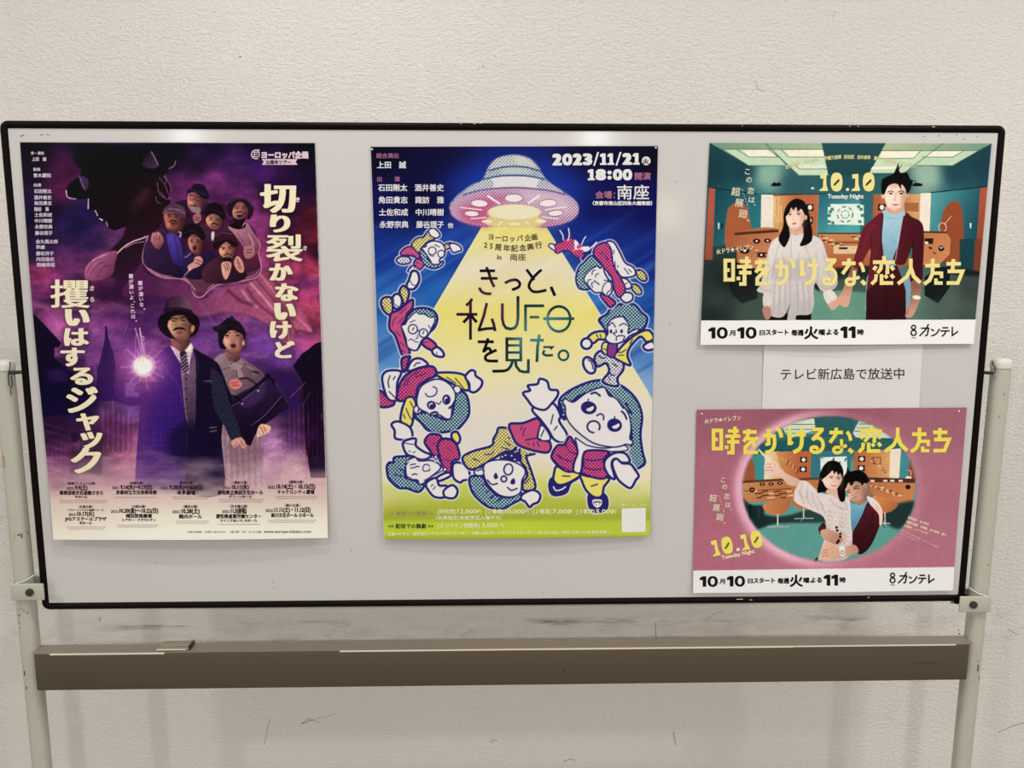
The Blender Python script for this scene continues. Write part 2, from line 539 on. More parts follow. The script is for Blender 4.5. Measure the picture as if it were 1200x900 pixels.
def blur1(a, r, ax):
    if r < 1: return a
    pad = [(0, 0)] * a.ndim
    pad[ax] = (r + 1, r)
    c = np.cumsum(np.pad(a, pad, mode='edge'), axis=ax)
    n = a.shape[ax]
    i0 = [slice(None)] * a.ndim; i1 = [slice(None)] * a.ndim
    i0[ax] = slice(0, n); i1[ax] = slice(2 * r + 1, 2 * r + 1 + n)
    return (c[tuple(i1)] - c[tuple(i0)]) / (2 * r + 1)

def gblur(a, s):
    r = int(round(s * .9))
    for _ in range(3):
        a = blur1(blur1(a, r, 0), r, 1)
    return a

def lg(x0, y0, c0, x1, y1, c1, *more):
    """colour running along a line; more = further (fraction, colour) stops are spread evenly"""
    cols = np.array([c0, c1] + list(more), float)
    def f(U, V):
        t = ((U - x0) * (x1 - x0) + (V - y0) * (y1 - y0)) / ((x1 - x0) ** 2 + (y1 - y0) ** 2)
        t = np.clip(t, 0, 1) * (len(cols) - 1)
        return np.stack([np.interp(t, range(len(cols)), cols[:, k]) for k in range(3)], -1)
    return f

def dots(c0, c1, per=2.2, fill=.5, ang=45):
    """halftone: dots of c1 on c0"""
    ca, sa = math.cos(math.radians(ang)), math.sin(math.radians(ang))
    c0, c1 = np.array(c0, float), np.array(c1, float)
    def f(U, V):
        a, b = (U * ca + V * sa) * 2 * math.pi / per, (-U * sa + V * ca) * 2 * math.pi / per
        h = (np.cos(a) + np.cos(b)) / 2
        m = np.clip((h - (1 - 2 * fill)) * 2.5 + .5, 0, 1)[..., None]
        return c0 * (1 - m) + c1 * m
    return f

class Print:
    def __init__(self, corners, disp, k=2.0, seed=1):
        self.cor = [tuple(c) for c in corners]            # TL TR BR BL in photograph pixels
        xs = [c[0] for c in corners]; ys = [c[1] for c in corners]
        self.x0, self.y0 = math.floor(min(xs)) - 3, math.floor(min(ys)) - 3
        self.w, self.h = int((max(xs) - self.x0 + 4) * k), int((max(ys) - self.y0 + 4) * k)
        self.k = k
        self.im = np.ones((self.h, self.w, 3)) * 255.0
        self.id = np.zeros((self.h, self.w), int)
        self.ids = ['sheet']
        self.cur = 0
        jj, ii = np.meshgrid(np.arange(self.w), np.arange(self.h))
        self.U, self.V = self.x0 + (jj + .5) / k, self.y0 + (ii + .5) / k
        self.rng = np.random.default_rng(seed)
        self.T = (0, 0, 1)
        self.disp = disp
        self.text = {}
        self.clip = None
        p = [at(c[0], c[1], PANEL_Y) for c in corners]
        self.X0, self.X1 = (p[0][0] + p[3][0]) / 2, (p[1][0] + p[2][0]) / 2
        self.Z1, self.Z0 = (p[0][2] + p[1][2]) / 2, (p[2][2] + p[3][2]) / 2
    # --- placing
    def surf(self, px, py, eps=0.0):
        Y = PANEL_Y - .001
        for _ in range(4):
            p = at(px, py, Y)
            s = (p[0] - self.X0) / (self.X1 - self.X0); t = (self.Z1 - p[2]) / (self.Z1 - self.Z0)
            Y = PANEL_Y - self.disp(min(max(s, 0), 1), min(max(t, 0), 1)) - eps
        return at(px, py, Y)
    def zoom(self, ox, oy, s):
        self.T = (ox, oy, s)
    def px(self, pts):
        ox, oy, s = self.T
        return [(ox + x / s, oy + y / s) for x, y in nums(pts)]
    def part(self, name):
        """following shapes belong to this printed part (None: the sheet)"""
        if name is None: self.cur = 0
        else:
            self.ids.append(name); self.cur = len(self.ids) - 1
    # --- painting
    def put(self, y0, y1, x0, x1, m, col, a=1.0, own=True):
        if self.clip is not None: m = m * self.clip[y0:y1, x0:x1]
        m = m * a
        if callable(col): c = col(self.U[y0:y1, x0:x1], self.V[y0:y1, x0:x1])
        else: c = np.array(col, float)
        R = self.im[y0:y1, x0:x1]
        R += (c - R) * m[..., None]
        if own and self.cur:
            self.id[y0:y1, x0:x1][m > .5] = self.cur
    def mask(self, pts, pad=0):
        k = self.k; SS = 2
        P = (np.array(pts) - (self.x0, self.y0)) * k
        x0 = max(int(P[:, 0].min()) - 1 - pad, 0); x1 = min(int(P[:, 0].max()) + 2 + pad, self.w)
        y0 = max(int(P[:, 1].min()) - 1 - pad, 0); y1 = min(int(P[:, 1].max()) + 2 + pad, self.h)
        if x1 <= x0 or y1 <= y0: return None
        gx = x0 + (np.arange((x1 - x0) * SS) + .5) / SS
        gy = y0 + (np.arange((y1 - y0) * SS) + .5) / SS
        ins = np.zeros((len(gy), len(gx)), bool)
        n = len(P)
        for i in range(n):
            (ax, ay), (bx, by) = P[i], P[(i + 1) % n]
            if ay == by: continue
            lo, hi = min(ay, by), max(ay, by)
            r0, r1 = np.searchsorted(gy, lo), np.searchsorted(gy, hi)
            if r1 <= r0: continue
            xx = ax + (gy[r0:r1] - ay) * (bx - ax) / (by - ay)
            ins[r0:r1] ^= gx[None, :] < xx[:, None]
        m = ins.reshape(y1 - y0, SS, x1 - x0, SS).mean((1, 3))
        return y0, y1, x0, x1, m
    def poly(self, pts, col, a=1.0, sm=True, blur=0, own=True, n=6):
        q = self.px(pts)
        if sm: q = catmull(q, True, n)
        r = self.mask(q, int(blur * self.k * 3))
        if r is None: return
        y0, y1, x0, x1, m = r
        if blur: m = gblur(m, blur * self.k)
        self.put(y0, y1, x0, x1, m, col, a, own and blur < 2)
    def ell(self, cx, cy, rx, ry, col, a=1.0, rot=0, blur=0, own=True):
        ca, sa = math.cos(math.radians(rot)), math.sin(math.radians(rot))
        self.poly([(cx + rx * math.cos(t) * ca - ry * math.sin(t) * sa, cy + rx * math.cos(t) * sa + ry * math.sin(t) * ca)
                   for t in np.linspace(0, 2 * math.pi, 40)[:-1]], col, a, False, blur, own)
    def line(self, pts, w, col, sm=True, closed=False, a=1.0, blur=0, own=True):
        q = self.px(pts)
        if sm and len(q) > 2: q = catmull(q, closed, 5)
        P = (np.array(q) - (self.x0, self.y0)) * self.k
        if closed: P = np.vstack([P, P[:1]])
        hw = w / 2 * self.k
        pad = hw + 2 + blur * self.k * 3
        x0 = max(int(P[:, 0].min() - pad), 0); x1 = min(int(P[:, 0].max() + pad) + 1, self.w)
        y0 = max(int(P[:, 1].min() - pad), 0); y1 = min(int(P[:, 1].max() + pad) + 1, self.h)
        if x1 <= x0 or y1 <= y0: return
        m = np.zeros((y1 - y0, x1 - x0))
        for i in range(len(P) - 1):
            a_, b_ = P[i], P[i + 1]
            u0 = max(int(min(a_[0], b_[0]) - hw - 2) - x0, 0); u1 = min(int(max(a_[0], b_[0]) + hw + 3) - x0, x1 - x0)
            v0 = max(int(min(a_[1], b_[1]) - hw - 2) - y0, 0); v1 = min(int(max(a_[1], b_[1]) + hw + 3) - y0, y1 - y0)
            if u1 <= u0 or v1 <= v0: continue
            X = x0 + u0 + np.arange(u1 - u0) + .5; Y = y0 + v0 + np.arange(v1 - v0) + .5
            d = b_ - a_; L = max(d @ d, 1e-9)
            dx, dy = X[None] - a_[0], Y[:, None] - a_[1]
            t = np.clip((dx * d[0] + dy * d[1]) / L, 0, 1)
            D = np.sqrt((dx - t * d[0]) ** 2 + (dy - t * d[1]) ** 2)
            S_ = m[v0:v1, u0:u1]
            np.maximum(S_, np.clip(hw - D + .5, 0, 1), out=S_)
        if blur: m = gblur(m, blur * self.k)
        self.put(y0, y1, x0, x1, m, col, a, own and blur < 2)
    def noise(self, scale, octaves=4, sx=1.0, sy=1.0):
        out = np.zeros((self.h, self.w)); amp = 1.0; tot = 0
        for o in range(octaves):
            s = scale * self.k / 2 ** o
            gw, gh = int(self.w / (s * sx)) + 3, int(self.h / (s * sy)) + 3
            g = self.rng.random((gh, gw))
            x = np.arange(self.w) / (s * sx); y = np.arange(self.h) / (s * sy)
            xi, yi = x.astype(int), y.astype(int)
            xf, yf = x - xi, y - yi
            xf = xf * xf * (3 - 2 * xf); yf = yf * yf * (3 - 2 * yf)
            A = g[yi][:, xi] * (1 - xf) + g[yi][:, xi + 1] * xf
            B = g[yi + 1][:, xi] * (1 - xf) + g[yi + 1][:, xi + 1] * xf
            out += amp * (A * (1 - yf[:, None]) + B * yf[:, None]); tot += amp; amp *= .55
        return out / tot
    def wash(self, m, col, own=False):
        """blend a colour over the whole sheet with weights m"""
        self.put(0, self.h, 0, self.w, np.clip(m, 0, 1), col, 1, own)
    def bilerp(self, pts):
        """smooth field of colours through scattered (x, y, r, g, b) points (inverse distance)"""
        P = np.array(pts, float)
        st = 8
        U, V = self.U[::st, ::st], self.V[::st, ::st]
        d = (U[..., None] - P[:, 0]) ** 2 + (V[..., None] - P[:, 1]) ** 2
        w = 1 / (d + 60) ** 1.6
        c = (w[..., None] * P[:, 2:]).sum(2) / w.sum(2)[..., None]
        yi = np.clip(np.arange(self.h) / st, 0, c.shape[0] - 1.001); xi = np.clip(np.arange(self.w) / st, 0, c.shape[1] - 1.001)
        y, x = yi.astype(int), xi.astype(int); fy, fx = (yi - y)[:, None, None], (xi - x)[None, :, None]
        return (c[y][:, x] * (1 - fx) + c[y][:, x + 1] * fx) * (1 - fy) + (c[y + 1][:, x] * (1 - fx) + c[y + 1][:, x + 1] * fx) * fy
    # --- lettering (crisp outlines lying on the sheet)
    def add(self, part, V2, F, col, layer=0):
        self.text.setdefault(part, []).append((np.asarray(V2, float), F, col, layer))
    def build(self, root, material, step, ids_label=None, eps=.00025):
        k = self.k
        nx = int((self.cor[1][0] - self.cor[0][0]) * step); ny = int((self.cor[3][1] - self.cor[0][1]) * step)
        s = np.linspace(0, 1, nx + 1); t = np.linspace(0, 1, ny + 1)
        SS_, TT = np.meshgrid(s, t)
        c = [np.array(self.surf(*q)) for q in self.cor]
        P = ((1 - SS_) * (1 - TT))[..., None] * c[0] + (SS_ * (1 - TT))[..., None] * c[1] + (SS_ * TT)[..., None] * c[2] + ((1 - SS_) * TT)[..., None] * c[3]
        if getattr(self, 'bow', None): P[..., 0] += self.bow(SS_, TT)
        sx = np.clip((P[..., 0] - self.X0) / (self.X1 - self.X0), 0, 1); tz = np.clip((self.Z1 - P[..., 2]) / (self.Z1 - self.Z0), 0, 1)
        P[..., 1] = PANEL_Y - self.disp(sx, tz)
        uv = project(P.reshape(-1, 3)).reshape(ny + 1, nx + 1, 2)
        fx = np.clip((uv[..., 0] - self.x0) * k - .5, 0, self.w - 1.001); fy = np.clip((uv[..., 1] - self.y0) * k - .5, 0, self.h - 1.001)
        xi, yi = fx.astype(int), fy.astype(int); ax, ay = (fx - xi)[..., None], (fy - yi)[..., None]
        I = self.im
        col = (I[yi, xi] * (1 - ax) + I[yi, xi + 1] * ax) * (1 - ay) + (I[yi + 1, xi] * (1 - ax) + I[yi + 1, xi + 1] * ax) * ay
        lin = np.clip(s2l(np.clip(col, 0, 255) / 255) / INK_GAIN, 0.002, .93)
        cm = (uv[:-1, :-1] + uv[1:, 1:]) / 2
        ci = np.clip(((cm[..., 0] - self.x0) * k).astype(int), 0, self.w - 1); cj = np.clip(((cm[..., 1] - self.y0) * k).astype(int), 0, self.h - 1)
        fid = self.id[cj, ci]
        vid = np.arange((ny + 1) * (nx + 1)).reshape(ny + 1, nx + 1)
        quads = np.stack([vid[1:, :-1], vid[1:, 1:], vid[:-1, 1:], vid[:-1, :-1]], -1)
        P = P.reshape(-1, 3); lin = lin.reshape(-1, 3)
        for i, nm in enumerate(self.ids):
            Q = quads[fid == i]
            if not len(Q): continue
            self._mesh(nm, root, material, P, lin, Q)
        for part, items in self.text.items():
            VV, CC, FF, off = [], [], [], 0
            for n_, (V2, F, colr, layer) in enumerate(items):
                w = np.array([self.surf(x, y, eps * (1 + .9 * layer) + 6e-6 * (n_ % 32)) for x, y in V2])
                if callable(colr): cc = colr(V2[:, 0], V2[:, 1])
                else: cc = np.tile(np.array(colr, float), (len(V2), 1))
                VV.append(w); CC.append(cc); FF += [tuple(v + off for v in f) for f in F]; off += len(V2)
            VV = np.vstack(VV); CC = np.clip(s2l(np.vstack(CC) / 255) / INK_GAIN, .002, .93)
            me = bpy.data.meshes.new(part)
            me.from_pydata(VV.tolist(), [], FF)
            self._ink(me, CC)
            link(part, me, material, root)
    def _ink(self, me, col):
        at_ = me.color_attributes.new('ink', 'FLOAT_COLOR', 'POINT')
        buf = np.ones((len(col), 4), np.float32); buf[:, :3] = col
        at_.data.foreach_set('color', buf.ravel())
    def _mesh(self, nm, root, material, P, lin, Q):
        u, inv = np.unique(Q.ravel(), return_inverse=True)
        me = bpy.data.meshes.new(nm)
        me.vertices.add(len(u)); me.vertices.foreach_set('co', P[u].astype(np.float32).ravel())
        me.loops.add(len(inv)); me.loops.foreach_set('vertex_index', inv.astype(np.int32).ravel())
        n = len(Q)
        me.polygons.add(n); me.polygons.foreach_set('loop_start', np.arange(0, 4 * n, 4, dtype=np.int32))
        try: me.polygons.foreach_set('loop_total', np.full(n, 4, np.int32))
        except Exception: pass
        me.update(calc_edges=True)
        me.polygons.foreach_set('use_smooth', np.ones(n, bool))
        self._ink(me, lin[u])
        return link(nm, me, material, root)

# --- glyph outlines
_G = {}
def glyph(s, res=3):
    """filled outline of a string, 1 em = 1 unit, y up"""
    if (s, res) in _G: return _G[(s, res)]
    cu = bpy.data.curves.new('lettering', 'FONT')
    cu.body = s
    cu.size = 1.0
    cu.resolution_u = res
    cu.fill_mode = 'FRONT'
    o = bpy.data.objects.new('lettering', cu)
    me = bpy.data.meshes.new_from_object(o)
    V = np.zeros(len(me.vertices) * 3); me.vertices.foreach_get('co', V)
    V = V.reshape(-1, 3)[:, :2]
    F = [tuple(p.vertices) for p in me.polygons]
    bpy.data.meshes.remove(me); bpy.data.objects.remove(o); bpy.data.curves.remove(cu)
    _G[(s, res)] = (V, F)
    return V, F

def txt(P, part, s, x, y, size, col, w=None, bold=0, sx=1.0, rot=0, anchor='l', res=2, layer=0, hb=None, shear=0, h=None):
    """a line of lettering: x, y = left end of its foot (photograph pixels), size = em height, w = forced width, h = forced ink height,
    bold = stroke gain in px, hb = sideways gain only"""
    V, F = glyph(s, res)
    if not len(V): return
    V = V.copy()
    lo, hi = V.min(0), V.max(0)
    if h:
        V[:, 1] = (V[:, 1] - lo[1]) * h / max(hi[1] - lo[1], 1e-6); size_y = 1
        V[:, 0] *= (size if size else h)
    else:
        V = V * size
    V[:, 0] -= V[:, 0].min()
    if w: V[:, 0] *= w / max(V[:, 0].max(), 1e-6)
    else: V[:, 0] *= sx
    if anchor == 'm': V[:, 0] -= V[:, 0].max() / 2
    elif anchor == 'r': V[:, 0] -= V[:, 0].max()
    V[:, 0] += V[:, 1] * shear
    V[:, 1] *= -1
    ox, oy, sc = P.T
    offs = [(0, 0)]
    if bold:
        offs = [(bold / 2 * math.cos(a), bold / 2 * math.sin(a)) for a in np.arange(8) * math.pi / 4]
    if hb:
        offs = [(o[0] + d, o[1]) for o in offs for d in (-hb / 2, -hb / 6, hb / 6, hb / 2)]
    ca, sa = math.cos(math.radians(rot)), math.sin(math.radians(rot))
    for dx, dy in offs:
        A = V + (dx, dy)
        B = np.stack([ox + (x + A[:, 0] * ca - A[:, 1] * sa) / sc, oy + (y + A[:, 0] * sa + A[:, 1] * ca) / sc], 1)
        P.add(part, B, F, col, layer)

def box_glyph(P, part, ch, x0, y0, x1, y1, col, bold=0, hb=None, layer=0, res=4, shear=0):
    """one character stretched to fill a given ink box"""
    V, F = glyph(ch, res)
    V = V.copy()
    lo, hi = V.min(0), V.max(0)
    p = bold / 2; q = p + (hb or 0) / 2
    V[:, 0] = x0 + q + (V[:, 0] - lo[0]) * (x1 - x0 - 2 * q) / max(hi[0] - lo[0], 1e-6)
    V[:, 1] = y1 - p - (V[:, 1] - lo[1]) * (y1 - y0 - 2 * p) / max(hi[1] - lo[1], 1e-6)
    V[:, 0] += shear * (V[:, 1] - (y0 + y1) / 2)
    offs = [(0, 0)]
    if bold: offs = [(p * math.cos(a), p * math.sin(a)) for a in np.arange(8) * math.pi / 4]
    if hb: offs = [(o[0] + d, o[1]) for o in offs for d in (-hb / 2, -hb / 6, hb / 6, hb / 2)]
    ox, oy, sc = P.T
    for d in offs:
        P.add(part, (V + d) / sc + (ox, oy), F, col, layer)

def poly_t(P, part, pts, col, layer=0, sm=False):
    """a filled outline as lettering mesh"""
    from mathutils.geometry import tessellate_polygon
    q = P.px(pts)
    if sm: q = [tuple(v) for v in catmull(q, True, 5)]
    F = tessellate_polygon([[Vector((x, -y, 0)) for x, y in q]])
    P.add(part, q, [tuple(f) for f in F], col, layer)

def ribbon(P, part, pts, w, col, sm=False, closed=False, layer=0, n=6):
    """a stroke of even width with square ends"""
    q = np.array(P.px(pts), float)
    if sm and len(q) > 2: q = catmull(q, closed, n)
    m = len(q)
    L, R = [], []
    for i in range(m):
        a = q[i - 1] if (i or closed) else None
        b = q[(i + 1) % m] if (i < m - 1 or closed) else None
        d1 = None if a is None else (q[i] - a) / max(np.linalg.norm(q[i] - a), 1e-9)
        d2 = None if b is None else (b - q[i]) / max(np.linalg.norm(b - q[i]), 1e-9)
        d1 = d2 if d1 is None else d1
        d2 = d1 if d2 is None else d2
        t = d1 + d2
        t = d1 if np.linalg.norm(t) < 1e-6 else t / np.linalg.norm(t)
        nn = np.array([-t[1], t[0]])
        c = max(abs(nn @ np.array([-d1[1], d1[0]])), .45)
        L.append(q[i] + nn * w / 2 / c); R.append(q[i] - nn * w / 2 / c)
    V = np.array(L + R)
    F = []
    for i in range(m if closed else m - 1):
        j = (i + 1) % m
        F.append((i, j, m + j, m + i))
    P.add(part, V, F, col, layer)

def circ(x, y, rx, ry=None, rot=0, n=12):
    ry = ry or rx
    a = math.radians(rot)
    return [(x + rx * math.cos(t) * math.cos(a) - ry * math.sin(t) * math.sin(a), y + rx * math.cos(t) * math.sin(a) + ry * math.sin(t) * math.cos(a)) for t in np.linspace(0, 2 * math.pi, n + 1)[:-1]]


def nought(P, part, cx, cy, rx, ry, ix, iy, col, e=.85, layer=0):
    """a filled figure nought: outer oval with an oval counter"""
    ts = np.linspace(0, 2 * math.pi, 41)[:-1]
    sg = lambda v, p: math.copysign(abs(v) ** p, v)
    out = [(cx + rx * sg(math.cos(t), e), cy + ry * sg(math.sin(t), e)) for t in ts]
    inn = [(cx + ix * sg(math.cos(t), e), cy + iy * sg(math.sin(t), e)) for t in ts]
    n = len(ts)
    P.add(part, P.px(out + inn), [(i, (i + 1) % n, n + (i + 1) % n, n + i) for i in range(n)], col, layer)

def figure_one(P, part, x0, y0, x1, y1, col, stem=.55, slab=False, slope=0):
    w, h = x1 - x0, y1 - y0
    xs = x1 - w * stem if not slab else x0 + w * .30
    xe = x1 if not slab else x0 + w * .82
    pts = [(xs, y0), (xe, y0), (xe, y1), (xs, y1), (xs, y0 + h * .36), (x0, y0 + h * .38), (x0, y0 + h * .17)]
    if slab:
        pts = [(xs, y0), (xe, y0), (xe, y1 - h * .16), (x1, y1 - h * .16), (x1, y1), (x0, y1), (x0, y1 - h * .16), (xs, y1 - h * .16), (xs, y0 + h * .30), (x0, y0 + h * .30), (x0, y0 + h * .12)]
    poly_t(P, part, pts, col)

def develop(P, contrast=.5, pivot=.42, grain=.07, sat=1.0):
    """photographic grain and tone of the printed picture"""
    g = (P.noise(1.6, 2) - .5) * grain + (P.noise(7, 3) - .5) * grain * .6
    L = P.im.mean(2, keepdims=True) / 255
    L2 = np.clip(L + contrast * (L - pivot) * L * (1 - L) * 4, .004, 1)
    P.im *= (L2 / np.maximum(L, .01)) * (1 + g[..., None])
    if sat != 1: P.im += (P.im.mean(2, keepdims=True) - P.im) * (1 - sat)
    np.clip(P.im, 0, 255, out=P.im)

def modelling(P, x0, y0, x1, y1, dark, lit, a=.5, turn=1):
    """the soft tones a photograph gives a face: brow shadow, eye hollows, side of nose, cheek, jaw (turn = which side is away from the light)"""
    w, h = x1 - x0, y1 - y0
    cx = (x0 + x1) / 2 - turn * w * .06
    k = P.T[2]
    bl = max(w / k * .06, .35)
    P.ell(x1 - w * .06 if turn > 0 else x0 + w * .06, y0 + h * .55, w * .17, h * .42, dark, a, 0, bl * 1.5, own=False)
    P.ell(cx, y0 + h * .08, w * .42, h * .11, dark, a * .9, 0, bl * 1.3, own=False)
    for s in (-1, 1): P.ell(cx + s * w * .20, y0 + h * .38, w * .12, h * .06, dark, a * .75, 0, bl, own=False)
    P.ell(cx + turn * w * .07, y0 + h * .52, w * .05, h * .11, dark, a * .7, 0, bl, own=False)
    P.ell(cx, y0 + h * .60, w * .09, h * .025, dark, a * .8, 0, bl * .7, own=False)
    P.ell(cx - turn * w * .22, y0 + h * .56, w * .11, h * .10, lit, a * .7, 0, bl, own=False)
    P.ell(cx - turn * w * .03, y0 + h * .47, w * .03, h * .12, lit, a * .6, 0, bl * .6, own=False)
    P.ell(cx, y0 + h * .95, w * .30, h * .07, dark, a, 0, bl * 1.2, own=False)

# ================================================================== poster: purple night street, giant in a cloak, man with a lamp
def disp1(s, t):
    b = .0100 * np.exp(-(s / .30) ** 2) * np.sin(np.pi * np.clip(t, 0, 1)) ** 1.2
    return .0016 + b + (.010 + .007 * np.sin(np.pi * s)) * np.clip((t - .62) / .38, 0, 1) ** 1.7

P = Print([(23.3, 166), (369.5, 167), (384.5, 630.5), (62.5, 632.5)], disp1, k=2.0, seed=11)
U, V = P.U, P.V
P.im[:] = P.bilerp([
    (40, 175, 8, 2, 34), (100, 172, 12, 4, 46), (200, 172, 12, 2, 44), (250, 172, 22, 6, 60), (300, 172, 26, 6, 66), (360, 175, 10, 2, 36), (362, 215, 22, 4, 56), (335, 225, 34, 8, 76), (300, 196, 52, 14, 92), (270, 192, 66, 18, 98), (235, 188, 44, 10, 78),
    (222, 222, 118, 32, 116), (250, 212, 128, 38, 124), (290, 228, 122, 34, 124), (312, 212, 70, 18, 104), (305, 262, 156, 46, 130), (312, 298, 190, 58, 138), (340, 262, 70, 10, 70), (366, 256, 118, 20, 46), (352, 270, 150, 30, 76), (372, 278, 150, 28, 60), (373, 298, 50, 8, 54), (338, 318, 200, 54, 104),
    (366, 314, 216, 48, 82), (358, 350, 196, 52, 108), (358, 331, 110, 30, 110), (374, 368, 206, 60, 106), (362, 398, 172, 56, 126), (335, 420, 110, 48, 148), (305, 405, 104, 48, 150), (300, 380, 124, 52, 144), (282, 360, 150, 58, 130),
    (36, 200, 20, 4, 44), (75, 200, 92, 12, 80), (72, 222, 108, 16, 86), (50, 250, 16, 6, 74), (92, 262, 28, 18, 110), (104, 246, 38, 20, 116), (112, 286, 62, 28, 130), (132, 284, 122, 50, 130), (122, 300, 150, 56, 130), (42, 296, 36, 16, 86), (46, 318, 156, 38, 96), (60, 336, 140, 38, 108), (92, 328, 108, 34, 110), (112, 318, 134, 40, 100),
    (44, 352, 112, 38, 108), (72, 372, 154, 62, 130), (100, 382, 126, 50, 128), (122, 342, 78, 18, 78), (142, 352, 86, 22, 98), (168, 382, 92, 30, 122), (130, 408, 108, 48, 130), (115, 400, 120, 50, 134), (232, 352, 90, 20, 90), (240, 384, 112, 50, 150), (252, 404, 120, 56, 150),
    (60, 450, 16, 6, 62), (92, 470, 30, 8, 88), (60, 500, 60, 18, 88), (72, 540, 120, 38, 108), (150, 458, 104, 60, 142), (150, 482, 104, 60, 140), (140, 500, 120, 38, 108), (146, 522, 172, 80, 130), (152, 542, 192, 110, 150), (62, 560, 172, 100, 140), (100, 565, 192, 130, 160),
    (320, 440, 70, 28, 124), (330, 470, 80, 22, 110), (372, 470, 34, 4, 44), (372, 500, 48, 8, 56), (342, 510, 112, 48, 130), (320, 520, 172, 110, 170), (320, 540, 192, 130, 170), (372, 540, 150, 78, 118), (342, 552, 222, 170, 180), (372, 562, 220, 170, 172), (250, 500, 90, 40, 120), (200, 560, 190, 140, 170),
    (80, 590, 222, 180, 180), (220, 585, 222, 190, 184), (360, 590, 226, 196, 178), (220, 612, 244, 236, 210), (80, 622, 224, 190, 184), (370, 622, 248, 244, 226), (220, 628, 248, 244, 226)])
n1 = P.noise(34, 5, 1.4, .8); n2 = P.noise(12, 4, 1.6, .7)
lum = (n1 - .5) * 1.0 + (n2 - .5) * .5
P.im *= (.93, .93, .91)
P.im *= np.clip(1 + lum * .9 * np.clip((600 - V) / 60, 0, 1), .55, 1.5)[..., None]
P.wash((P.noise(20, 4, 1.8, .7) - .56) * 1.6 * (V > 310) * (V < 420), (190, 110, 170))

# ---- street in the distance
P.part('printed_street')
P.zoom(30, 320, 6)
P.poly("560 372 572 372 578 440 602 520 622 565 632 650 650 900 490 900 505 680 540 545 556 470", lg(120, 390, (44, 14, 76), 120, 470, (46, 14, 104)), .93, False)
P.poly("640 900 632 680 680 605 735 545 780 520 830 560 840 900", lg(150, 410, (104, 30, 104), 150, 470, (70, 20, 120)), .8)
P.line("770 530 775 580", 1, (150, 80, 140), a=.8); P.line("500 690 505 640", 1, (60, 20, 90), a=.8); P.line("690 430 712 372", .6, (190, 130, 180), a=.5); P.line("610 200 640 280", .6, (150, 80, 150), a=.4)
P.poly("40 275 75 300 252 490 232 522 205 522 200 592 335 705 352 760 300 790 320 1000 80 1000", lg(40, 370, (20, 4, 36), 80, 470, (18, 6, 70), ), .97, False)
P.line("80 305 250 488", .7, (96, 60, 110), a=.8); P.line("205 595 330 702", .6, (70, 40, 110), a=.7)
P.poly("150 690 260 680 300 760 180 760", (60, 24, 110), .6, blur=2)
P.poly("700 770 770 770 765 840 800 840 800 870 700 870", (126, 80, 160), .8, False, blur=.5)
P.zoom(40, 460, 5)
for i in range(14):
    y = 170 + i * 21
    P.line([(45 + i * 2, y + 8), (180, y + 46)], 1.0, (60, 14, 70) if i % 2 else (136, 60, 120), a=.42)
for i in range(12):
    P.line([(62 + i * 26, 130 + i % 3 * 16), (68 + i * 26, 420)], 1.2, (66, 18, 78), a=.30)
    P.line([(404 + i * 15, 90 + (i * 37) % 60), (402 + i * 15, 350)], .9, (70, 14, 76) if i % 2 else (180, 110, 160), a=.35)
P.poly("215 240 250 230 270 260 250 290 225 285", (44, 8, 56), .7)
P.line("180 170 300 250", 1.2, (60, 16, 70), a=.6); P.line("462 40 466 180", .8, (170, 120, 170), a=.5)
P.poly("380 200 460 130 520 200 560 240 560 330 400 330", (70, 16, 80), .35, blur=3)
P.zoom(270, 300, 5)
P.poly("366 645 420 572 440 560 470 536 498 512 540 500 560 500 575 1300 470 1300 440 1100 425 740 400 700", lg(360, 400, (18, 2, 40), 370, 520, (36, 6, 50)), .96, False)
P.poly("255 725 300 682 395 680 400 770 420 900 300 940 262 780", (50, 14, 96), .75, False, blur=1)
for i in range(9):
    x = 440 + i * 13
    P.line([(x, 740 + (i * 31) % 60), (x + 4, 1180)], .8, (90, 20, 70) if i % 2 else (20, 2, 30), a=.6)
for i in range(10):
    P.line([(330 + i * 14, 850 + (i * 53) % 60), (334 + i * 14, 1120)], .7, (130, 60, 150) if i % 2 else (60, 10, 90), a=.5)
P.line("350 830 440 740", .9, (130, 90, 170), a=.7); P.line("430 860 470 800", .8, (120, 70, 150), a=.6)
P.ell(540, 940, 12, 14, (150, 30, 60), .8, blur=1); P.ell(530, 1080, 40, 30, (60, 10, 50), .4, blur=3)
P.poly("430 1040 500 1000 520 1040 470 1090", (70, 14, 84), .55, blur=2)

# ---- the giant in the hat
P.part('printed_giant')
P.zoom(20, 160, 6)
DKM = (24, 5, 14)
P.poly("436 276 360 340 344 398 372 434 440 442 500 438 500 510 550 516 566 560 592 580 604 600 630 606 640 640 690 660 766 640 745 705 700 770 655 815 700 845 800 760 900 700 985 655 1020 590 1030 500 1080 470 1060 420 1080 360 1050 300 1030 280 1100 222 1118 172 1060 132 1000 150 960 110 900 80 700 66 500 76 430 110 410 170 450 230", lg(110, 190, (12, 2, 12), 190, 250, (40, 8, 22)), .98)
P.poly("430 110 500 76 700 66 900 80 960 110 1000 200 1040 240 980 262 800 240 600 230 470 200 410 170", (8, 1, 14), .85, blur=2, own=False)
P.poly("945 106 996 205 940 225 880 205 890 160", lg(175, 180, (44, 20, 62), 183, 192, (78, 50, 92)), .8, blur=.6)
P.line("945 106 992 198", 1.0, (150, 100, 150)); P.poly("1000 150 1060 132 1116 172 1100 220 1040 232 1010 200", (20, 4, 20), .9)
P.line("1070 225 1104 205 1114 172", 1.3, (150, 96, 140), a=.9)
P.poly("436 276 500 300 496 370 468 372", (72, 48, 104), .85, blur=.6); P.line("436 276 470 365", .8, (176, 120, 170), a=.8)
